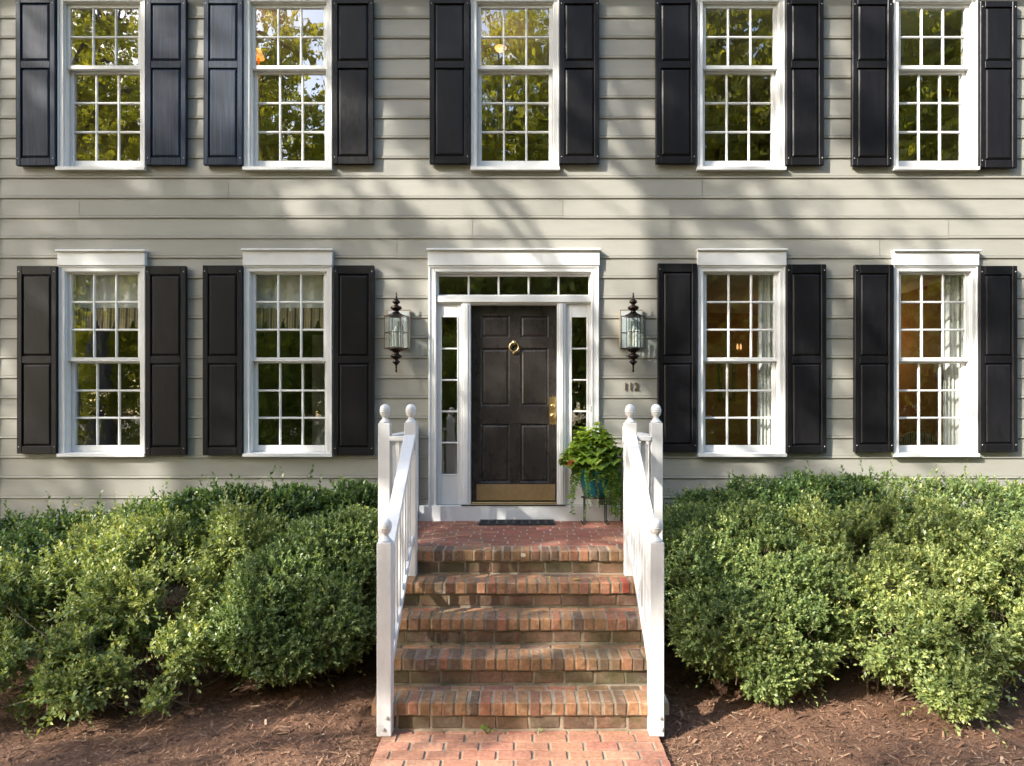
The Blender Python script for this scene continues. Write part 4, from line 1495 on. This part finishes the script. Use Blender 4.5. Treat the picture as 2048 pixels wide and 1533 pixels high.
# front row: mounds that fall away towards the path
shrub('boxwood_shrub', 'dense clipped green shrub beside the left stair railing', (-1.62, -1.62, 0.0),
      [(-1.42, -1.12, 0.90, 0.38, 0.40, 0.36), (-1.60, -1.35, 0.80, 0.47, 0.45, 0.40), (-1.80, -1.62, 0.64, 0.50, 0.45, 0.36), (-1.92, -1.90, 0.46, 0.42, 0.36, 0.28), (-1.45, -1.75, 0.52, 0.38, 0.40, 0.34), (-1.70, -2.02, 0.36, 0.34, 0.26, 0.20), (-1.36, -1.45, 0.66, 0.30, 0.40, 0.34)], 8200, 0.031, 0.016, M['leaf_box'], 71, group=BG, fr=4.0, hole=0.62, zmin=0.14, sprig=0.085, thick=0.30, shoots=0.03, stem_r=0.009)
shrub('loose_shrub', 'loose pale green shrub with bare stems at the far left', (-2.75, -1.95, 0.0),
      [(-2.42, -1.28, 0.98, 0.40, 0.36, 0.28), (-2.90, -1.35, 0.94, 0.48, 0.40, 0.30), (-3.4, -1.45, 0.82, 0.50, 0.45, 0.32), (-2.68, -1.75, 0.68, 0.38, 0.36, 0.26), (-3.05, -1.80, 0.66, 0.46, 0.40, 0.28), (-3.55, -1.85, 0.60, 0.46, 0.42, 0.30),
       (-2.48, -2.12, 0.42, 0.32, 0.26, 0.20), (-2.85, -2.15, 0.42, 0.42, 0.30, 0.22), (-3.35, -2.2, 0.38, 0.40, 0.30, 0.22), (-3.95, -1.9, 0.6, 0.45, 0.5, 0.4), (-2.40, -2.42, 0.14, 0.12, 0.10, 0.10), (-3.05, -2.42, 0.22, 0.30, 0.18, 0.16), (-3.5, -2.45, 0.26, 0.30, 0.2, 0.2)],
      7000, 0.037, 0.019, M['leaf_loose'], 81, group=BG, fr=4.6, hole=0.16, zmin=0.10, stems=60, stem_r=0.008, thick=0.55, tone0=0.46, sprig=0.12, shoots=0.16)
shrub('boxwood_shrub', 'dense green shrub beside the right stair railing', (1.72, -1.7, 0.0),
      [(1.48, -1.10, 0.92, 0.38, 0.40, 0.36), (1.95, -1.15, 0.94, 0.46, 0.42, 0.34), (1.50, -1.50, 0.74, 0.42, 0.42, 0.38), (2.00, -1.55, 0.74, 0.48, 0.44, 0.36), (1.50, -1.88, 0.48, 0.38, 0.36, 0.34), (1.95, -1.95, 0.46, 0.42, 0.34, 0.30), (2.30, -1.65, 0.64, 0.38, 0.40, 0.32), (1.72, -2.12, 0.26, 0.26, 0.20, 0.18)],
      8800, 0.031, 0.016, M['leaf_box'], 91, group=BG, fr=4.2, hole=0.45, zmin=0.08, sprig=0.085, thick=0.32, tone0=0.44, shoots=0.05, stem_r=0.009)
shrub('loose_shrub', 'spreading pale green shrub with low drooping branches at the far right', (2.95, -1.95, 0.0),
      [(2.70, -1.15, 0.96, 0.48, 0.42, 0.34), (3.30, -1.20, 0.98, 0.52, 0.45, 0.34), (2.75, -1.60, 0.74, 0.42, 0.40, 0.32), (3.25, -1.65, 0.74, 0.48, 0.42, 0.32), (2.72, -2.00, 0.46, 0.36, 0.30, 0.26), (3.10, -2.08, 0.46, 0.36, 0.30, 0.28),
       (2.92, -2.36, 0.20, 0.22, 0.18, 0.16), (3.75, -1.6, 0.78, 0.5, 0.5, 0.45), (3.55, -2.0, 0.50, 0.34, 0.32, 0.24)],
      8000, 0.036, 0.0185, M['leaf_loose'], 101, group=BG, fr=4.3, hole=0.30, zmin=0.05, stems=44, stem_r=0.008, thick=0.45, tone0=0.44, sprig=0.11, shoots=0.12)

# small seedling and weeds at the stair foot
def weed(x, y, z, n_, size, seed, label):
    r = np.random.default_rng(seed)
    Wd = tag(obj('weed', None, None, (x, y, z)), label, 'weed')
    P, D, N, L = [], [], [], []
    mb = MB()
    for k in range(n_):
        a = r.random() * 6.283
        d = Vector((math.cos(a) * 0.7, math.sin(a) * 0.7, 0.5 + 0.5 * r.random())).normalized()
        tip = Vector((x, y, z)) + d * size * (0.5 + 0.6 * r.random())
        mb.tube([(x, y, z - 0.005), tip], 0.0012, 4)
        for j in range(2):
            P.append(tip); D.append(d + Vector(r.standard_normal(3) * 0.5)); N.append(Vector((0, -0.5, 1))); L.append(size * (0.35 + 0.3 * r.random()))
    L = np.array(L)
    Q4 = leaf_quads(np.array(P), np.array(D), np.array(N), L, L * 0.6)
    me = tri_mesh('leaves', Q4.reshape(-1, 3), np.arange(len(P) * 4).reshape(-1, 4), M['leaf_trail'], r.random(len(P)))
    o = obj('leaves', me, Wd); o.location = -WL[Wd.name]
    part('stalks', mb, M['leaf_trail'], Wd)


weed(PX(977, -2.50), -2.505, -0.004, 9, 0.05, 1, 'small weed sprouting at the foot of the bottom riser')
weed(PX(887, -2.23), -2.225, 0.19, 5, 0.026, 2, 'tiny weed at the back of the lowest tread')
weed(PX(1080, -2.5), -2.505, -0.004, 4, 0.025, 3, 'tuft of moss between riser and path')


def fallen(x, y, z, sz, rotz, label):
    m = MB()
    pts = [(0, 0), (0.3, 0.22), (0.65, 0.2), (1.0, 0.0), (0.65, -0.24), (0.3, -0.2)]
    vs = [(p[0] * sz, p[1] * sz, 0.008 * math.sin(3 * p[0]) + 0.012 * abs(p[1])) for p in pts] + [(p[0] * sz, p[1] * sz, 0.001 + 0.008 * math.sin(3 * p[0]) + 0.012 * abs(p[1])) for p in pts]
    m.add(vs, [tuple(reversed(range(6))), tuple(range(6, 12))] + [(k, (k + 1) % 6, 6 + (k + 1) % 6, 6 + k) for k in range(6)])
    o = obj('fallen_leaf', m.mesh('fallen_leaf', M['fallen']), None, (x, y, z), rot=(0.05, 0.08, rotz))
    tag(o, label, 'leaf', 'fallen leaves on the brick')


fallen(PX(1145, -1.66), -1.66, LZ - RISE + 0.006, 0.07, 0.1, 'yellow fallen leaf on the top step below the landing')
fallen(PX(1098, -1.6), -1.62, LZ - RISE + 0.006, 0.03, 1.3, 'small dry leaf near the middle of the top step')
fallen(PX(918, -0.55), -0.50, LZ + 0.004, 0.04, 0.3, 'curled leaf lying on the landing left of the doormat')
fallen(PX(1030, -0.1), -0.12, LZ + 0.018, 0.035, 0.8, 'tiny leaf lying on the black doormat')


# ------------------------------------------------------------------ things inside the rooms
def curtain(name, x0, x1, z0, z1, y, label, folds=5, amp=0.035):
    m = MB()
    nx = folds * 8
    for layer in (0, 1):
        for i in range(nx + 1):
            t = i / nx
            for zz_, k in ((z0, 1.0), ((z0 + z1) / 2, 0.9), (z1, 0.6)):
                xx = x0 + (x1 - x0) * t + 0.02 * (1 - k)
                m.v.append((xx, y + amp * k * math.sin(t * folds * 6.283) + 0.01 * math.sin(t * 23) + 0.003 * layer, zz_))
    for layer in (0, 1):
        o_ = layer * (nx + 1) * 3
        for i in range(nx):
            for j in range(2):
                a = o_ + i * 3 + j
                m.f.append((a, a + 3, a + 4, a + 1))
    o = part(name, m, M['curtain'], None, True)
    tag(o, label, 'curtain')


for (a, b_, lab) in ((1515, 1548, 'white curtain inside the window right of the house number'), (1888, 1930, 'white curtain inside the rightmost ground floor window')):
    curtain('curtain', PX(a, 0.16), PX(b_ + 10, 0.16), 1.15, 3.55, 0.165, lab, 5, 0.022)


def valance(x0, x1, zt, zmid, zlow, label):
    Va = tag(obj('valance', None, None, ((x0 + x1) / 2, 0.2, zlow)), label, 'valance')
    m = MB()
    nx = 60
    for i in range(nx + 1):
        t = i / nx
        for (zz_, q) in ((zt, 0.3), ((zt + zmid) / 2, 0.8), (zmid, 1.0)):
            m.v.append((x0 + (x1 - x0) * t, 0.165 - 0.03 * q * abs(math.sin(t * 14)) - 0.01 * math.sin(t * 41), zz_ + 0.02 * q * math.sin(t * 9 + 1)))
    for i in range(nx):
        for j in range(2):
            a = i * 3 + j
            m.f.append((a, a + 1, a + 4, a + 3))
    part('gathered_top', m, M['curtain'], Va, True)
    m = MB()
    for i in range(nx + 1):
        t = i / nx
        sc = abs(math.sin(t * math.pi * 4.5 + 0.4))
        for (zz_, q) in ((zmid + 0.02, 0.0), (zmid * 0.5 + zlow * 0.5, 0.6), (zlow + 0.14 * (1 - sc) ** 2, 1.0)):
            m.v.append((x0 + (x1 - x0) * t, 0.135 - 0.020 * q * sc - 0.008 * math.sin(t * 60), zz_))
    for i in range(nx):
        for j in range(2):
            a = i * 3 + j
            m.f.append((a, a + 1, a + 4, a + 3))
    part('striped_flounce', m, M['stripe'], Va, True)


valance(PX(136, 0.2), PX(296, 0.2), PZ(545, 0.2), PZ(622, 0.2), PZ(664, 0.2), 'white and striped valance in the leftmost ground floor window')
valance(PX(506, 0.2), PX(662, 0.2), PZ(545, 0.2), PZ(622, 0.2), PZ(664, 0.2), 'white and striped valance in the ground floor window left of the lantern')

idr = tag(obj('interior_door', None, None, (PX(645, 1.2), 1.2, 1.0)), 'pale open door with brass knob seen through a ground floor window', 'door')
part('door_leaf', bx(PX(624, 1.2), PX(700, 1.2), 1.2, 1.245, 1.0, 3.0), M['ceil_in'], idr)
part('door_knob', MB().lathe([(0.012, 0.0), (0.012, 0.03), (0.03, 0.04), (0.034, 0.055), (0.028, 0.068), (0.002, 0.072)], PX(637, 1.16), 1.2, PZ(826, 1.16), 16, 'y'), M['brass'], idr, True)


def table_lamp(x, y, zc, r0, r1, h, mat, label, zfloor, energy=0):
    La = tag(obj('table_lamp', None, None, (x, y, zfloor)), label, 'lamp')
    part('lamp_shade', MB().lathe([(r1, 0), (r0, h), (r0 - 0.003, h), (r1 - 0.003, 0.0)], x, y, zc, 28), mat, La, True)
    part('lamp_base', MB().lathe([(0.08, 0), (0.08, 0.02), (0.03, 0.05), (0.06, 0.16), (0.05, 0.25), (0.015, 0.32), (0.012, zc - zfloor - 0.72 + 0.05)], x, y, zfloor + 0.72, 18), M['brass'], La, True)
    part('lamp_table', MB().box(x - 0.25, x + 0.25, y - 0.2, y + 0.2, zfloor + 0.68, zfloor + 0.715, b=0.005).box(x - 0.22, x - 0.18, y - 0.17, y + 0.17, zfloor, zfloor + 0.679).box(x + 0.18, x + 0.22, y - 0.17, y + 0.17, zfloor, zfloor + 0.679), M['wood_in'], La)
    if energy:
        l = bpy.data.lights.new('lamp_light', 'POINT')
        l.energy = energy
        l.color = (1.0, 0.62, 0.30)
        l.shadow_soft_size = 0.1
        lo = bpy.data.objects.new('lamp_light', l)
        COL.objects.link(lo)
        lo.location = (x, y, zc + h + 0.08)
        return La


table_lamp(PX(1884, 0.75), 0.75, PZ(757, 0.75), 0.075, 0.08, 0.17, M['shade'], 'pale lamp shade behind the rightmost ground floor window', 1.0)
table_lamp(PX(517, 0.5), 0.5, PZ(117, 0.5), 0.025, 0.065, 0.10, M['litshade'], 'glowing lamp shade in the second upstairs window from the left', 3.95, 0.8)
table_lamp(PX(1690, 2.6), 2.6, PZ(745, 2.6), 0.10, 0.17, 0.2, M['litshade'], 'unseen lamp added to light the right ground floor room from between its two windows', 1.0, 3)  # added lamp, hidden behind the wall, to brighten this room
def bulb_light(x, y, z, e):
    l = bpy.data.lights.new('lamp_light', 'POINT')
    l.energy, l.color, l.shadow_soft_size = e, (1.0, 0.62, 0.30), 0.1
    lo = bpy.data.objects.new('lamp_light', l)
    COL.objects.link(lo)
    lo.location = (x, y, z)


cl = tag(obj('ceiling_lamp', None, None, (PX(1001, 0.9), 0.9, 6.15)), 'lit ceiling lamp seen through the upstairs window above the door', 'lamp')
part('lamp_bowl', MB().lathe([(0.02, -0.03), (0.05, -0.025), (0.07, 0.0), (0.07, 0.008)], PX(1001, 0.9), 0.9, PZ(97, 0.9), 20), M['litbulb'], cl, True)
part('lamp_rod', MB().lathe([(0.012, 0.01), (0.012, 6.5 - PZ(97, 0.9))], PX(1001, 0.9), 0.9, PZ(97, 0.9), 8), M['brass'], cl)
bulb_light(PX(1001, 0.9), 0.9, PZ(97, 0.9) - 0.2, 0.8)
sco = tag(obj('candle_sconce', None, None, (PX(1478, 3.9), 4.18, PZ(700, 3.9))), 'two lit candle bulbs deep in the room beside the white curtain', 'lamp')
for px in (1475, 1481.5):
    part('candle_bulb', MB().lathe([(0.014, 0), (0.016, 0.05), (0.006, 0.09)], PX(px, 3.9), 3.9, PZ(699, 3.9), 8), M['litbulb'], sco, True)
part('sconce_arm', MB().box(PX(1473, 3.9), PX(1484, 3.9), 3.89, 4.199, PZ(703, 3.9), PZ(700, 3.9)), M['brass'], sco)


def picture(a, b_, t, bt, y, label):
    x0, x1, z1, z0 = PX(a, y), PX(b_, y), PZ(t, y), PZ(bt, y)
    Pi = tag(obj('picture_frame', None, None, ((x0 + x1) / 2, y, z0)), label, 'picture')
    part('frame', frame4(x0, x1, z0, z1, y - 0.03, y, 0.05, 0.05, 0.05, 0.05), M['wood_in'], Pi)
    part('print', MB().box(x0 + 0.0501, x1 - 0.0501, y - 0.012, y - 0.002, z0 + 0.0501, z1 - 0.0501), M['wall_cream'], Pi)


picture(1438, 1470, 722, 803, 4.19, 'dark framed picture on the wall behind the window right of the number')
man = tag(obj('mantelpiece', None, None, (PX(1830, 3.9), 4.0, 1.0)), 'carved mantelpiece in the rightmost ground floor room', 'mantel')
part('shelf', bx(PX(1785, 3.8), PX(1890, 3.8), 3.75, 4.2, PZ(748, 3.8), PZ(740, 3.8)), M['wall_cream'], man)
part('surround', MB().box(PX(1790, 3.9), PX(1825, 3.9), 3.9, 4.199, 1.0, PZ(749, 3.9)).box(PX(1862, 3.9), PX(1885, 3.9), 3.9, 4.199, 1.0, PZ(749, 3.9)).box(PX(1825, 3.9), PX(1862, 3.9), 3.92, 4.199, PZ(800, 3.9), PZ(749, 3.9)), M['wall_cream'], man)
ch = tag(obj('armchair', None, None, (PX(1835, 1.2), 1.2, 1.0)), 'curved dark chair back low in the rightmost ground floor window', 'chair')
m = MB()
for k in range(13):
    t = math.pi * k / 12
    for y in (1.2, 1.3):
        m.v.append((PX(1838, 1.2) + 0.33 * math.cos(t), y, 1.42 + 0.42 * math.sin(t)))
        m.v.append((PX(1838, 1.2) + 0.33 * math.cos(t), y, 1.2))
for k in range(12):
    a = k * 4
    m.f += [(a, a + 4, a + 5, a + 1), (a + 2, a + 3, a + 7, a + 6), (a, a + 2, a + 6, a + 4)]
part('chair_back', m, M['stripe'], ch)
part('chair_seat', bx(PX(1838, 1.2) - 0.33, PX(1838, 1.2) + 0.33, 1.301, 1.85, 1.15, 1.4, b=0.04), M['wood_in'], ch)


# ------------------------------------------------------------------ trees across the drive: they shade the front and fill the panes with reflections
def tree_meshes(seed, h, crown0, rad, nsp, leafL, sprig=0.55, mat=None, clumps=0):
    r = np.random.default_rng(seed)
    lumps = []
    nl = 16
    for k in range(nl):
        t = (k + 0.5) / nl
        zc = crown0 + (h - crown0) * t
        rr = rad * (0.45 + 0.75 * math.sin(math.pi * min(1, 0.15 + 0.85 * t)) ** 0.8) * (0.6 + 0.3 * r.random())
        a = k * 2.4
        off = rad * 0.55 * (1 - 0.6 * t)
        lumps.append((off * math.cos(a), off * math.sin(a), zc, rr * 0.62, rr * 0.62, rr * 0.38))
    kw = dict(hole=0.35, thick=0.75)
    if clumps:                                # open crown: separate leaf clumps with light between them
        lumps = []
        for k in range(clumps):
            t = (k + 0.5) / clumps
            rm = rad * math.sin(math.pi * (0.12 + 0.8 * t)) ** 0.6
            a, q = r.random() * 6.283, math.sqrt(r.random()) * rm
            c = 0.75 + 0.5 * r.random()
            lumps.append((q * math.cos(a), q * math.sin(a), crown0 + (h - crown0) * t, 0.80 * c, 0.80 * c, 0.42 * c))
        kw = dict(hole=0.9, thick=0.95)
    me, tb, td, P0, N0 = foliage('crown', lumps, nsp, sprig, leafL, leafL * 0.5, 9, mat or M['leaf_tree'], seed, fr=1.1, zmin=1.5, tone0=0.45, upb=0.1, **kw)
    mb = MB()
    top = h * 0.9
    pts = [(0.15 * math.sin(i * 1.3 + seed), 0.15 * math.cos(i * 1.7 + seed), top * i / 7 - 0.2) for i in range(8)]
    mb.tube(pts, [0.26 * (1 - 0.85 * i / 7) + 0.02 for i in range(8)], 9)
    for l in lumps:
        z0 = max(1.5, l[2] - 1.2)
        i = min(6, int(z0 / top * 7))
        p0 = Vector(pts[i]).lerp(Vector(pts[i + 1]), 0.5)
        mb.tube([p0, p0.lerp(Vector(l[:3]), 0.6) + Vector((0, 0, 0.25)), Vector(l[:3])], [0.07, 0.05, 0.02], 6)
        for q in range(4):
            t2 = P0[r.integers(len(P0))]
            if (Vector(t2) - Vector(l[:3])).length < 2.2:
                mb.tube([Vector(l[:3]), Vector(t2)], [0.025, 0.006], 4)
    return me, mb.mesh('trunk', M['bark'])


TV = [tree_meshes(201, 15.0, 2.0, 4.4, 2500, 0.24), tree_meshes(211, 18.0, 6.0, 3.6, 2600, 0.18), tree_meshes(221, 13.0, 1.0, 4.8, 2500, 0.24),
      tree_meshes(231, 21.0, 9.0, 3.3, 1700, 0.17, clumps=46), tree_meshes(241, 19.0, 7.0, 3.3, 1500, 0.17, clumps=40)]


def tree(x, y, v, s, rz, label):
    t = tag(obj('broadleaf_tree', None, None, (x, y, -0.1), rot=(0, 0, rz), scale=(s, s, s)), label, 'tree', 'trees across the drive, mirrored in the panes')
    for nm, me in (('crown', TV[v][0]), ('trunk', TV[v][1])):
        c = bpy.data.objects.new(nm, me)
        COL.objects.link(c)
        c.parent = t


TREES = [(-20, -26, 0, 1.35), (-12.5, -25, 2, 1.55), (-5.5, -27, 0, 1.5), (1.5, -24, 2, 1.55), (8.5, -26, 0, 1.6), (14.5, -23, 2, 1.75), (21, -25, 0, 1.6), (27, -21, 2, 1.6), (11.5, -29, 2, 1.9), (18, -29, 2, 1.9), (24.5, -28, 2, 1.9),
         (-9, -36, 1, 1.5), (-1.5, -36, 1, 1.6), (6, -36, 1, 1.5), (19, -34, 1, 1.5), (-30, -38, 2, 1.7), (-22, -44, 2, 1.8), (-14, -46, 0, 1.8), (-6, -46, 2, 1.8), (2, -45, 0, 1.8), (10, -46, 2, 1.8), (19, -45, 0, 1.8), (28, -42, 2, 1.8), (37, -36, 0, 1.7), (33, -27, 2, 1.5)]
SHADE = [(-8.56, -12.8, 3, 0.76, 4.6), (-19.46, -10.76, 4, 1.04, 6.67), (-22.2, -9.49, 3, 1.01, 6.45), (-15.94, -18.43, 3, 0.93, 1.79), (-25.0, -15.02, 4, 0.86, 2.73), (-10.25, -7.9, 3, 0.77, 4.52)]
for (x, y, v, s, rz) in SHADE:
    tree(x, y, v, s, rz, 'open crowned tree left of the drive whose shade dapples the siding')
for i, (x, y, v, s) in enumerate(TREES):
    tree(x, y, v, s, i * 1.9, 'tall leafy tree of the grove reflected in the window panes')

UNDER = [(-13, -18.5, 0.36), (-9.5, -19.5, 0.42), (-6, -18, 0.34), (-2.8, -19, 0.40), (0.6, -18, 0.36), (4, -19.5, 0.42), (7.4, -18, 0.36), (11, -19, 0.42), (15, -17.5, 0.38), (-17, -20, 0.45), (-11.5, -23, 0.6), (-7.5, -24, 0.55), (-1, -23, 0.55), (5.5, -24, 0.6), (12.5, -25, 0.6), (18.5, -20, 0.5)]
for i, (x, y, s) in enumerate(UNDER):
    t = tag(obj('understory_shrub', None, None, (x, y, -0.3), rot=(0, 0, i * 2.3), scale=(s, s, s)), 'tall shrub at the edge of the grove, mirrored in the lower panes', 'shrub', 'shrubs across the drive')
    for nm, me in (('crown', TV[2][0]), ('trunk', TV[2][1])):
        c = bpy.data.objects.new(nm, me)
        COL.objects.link(c)
        c.parent = t
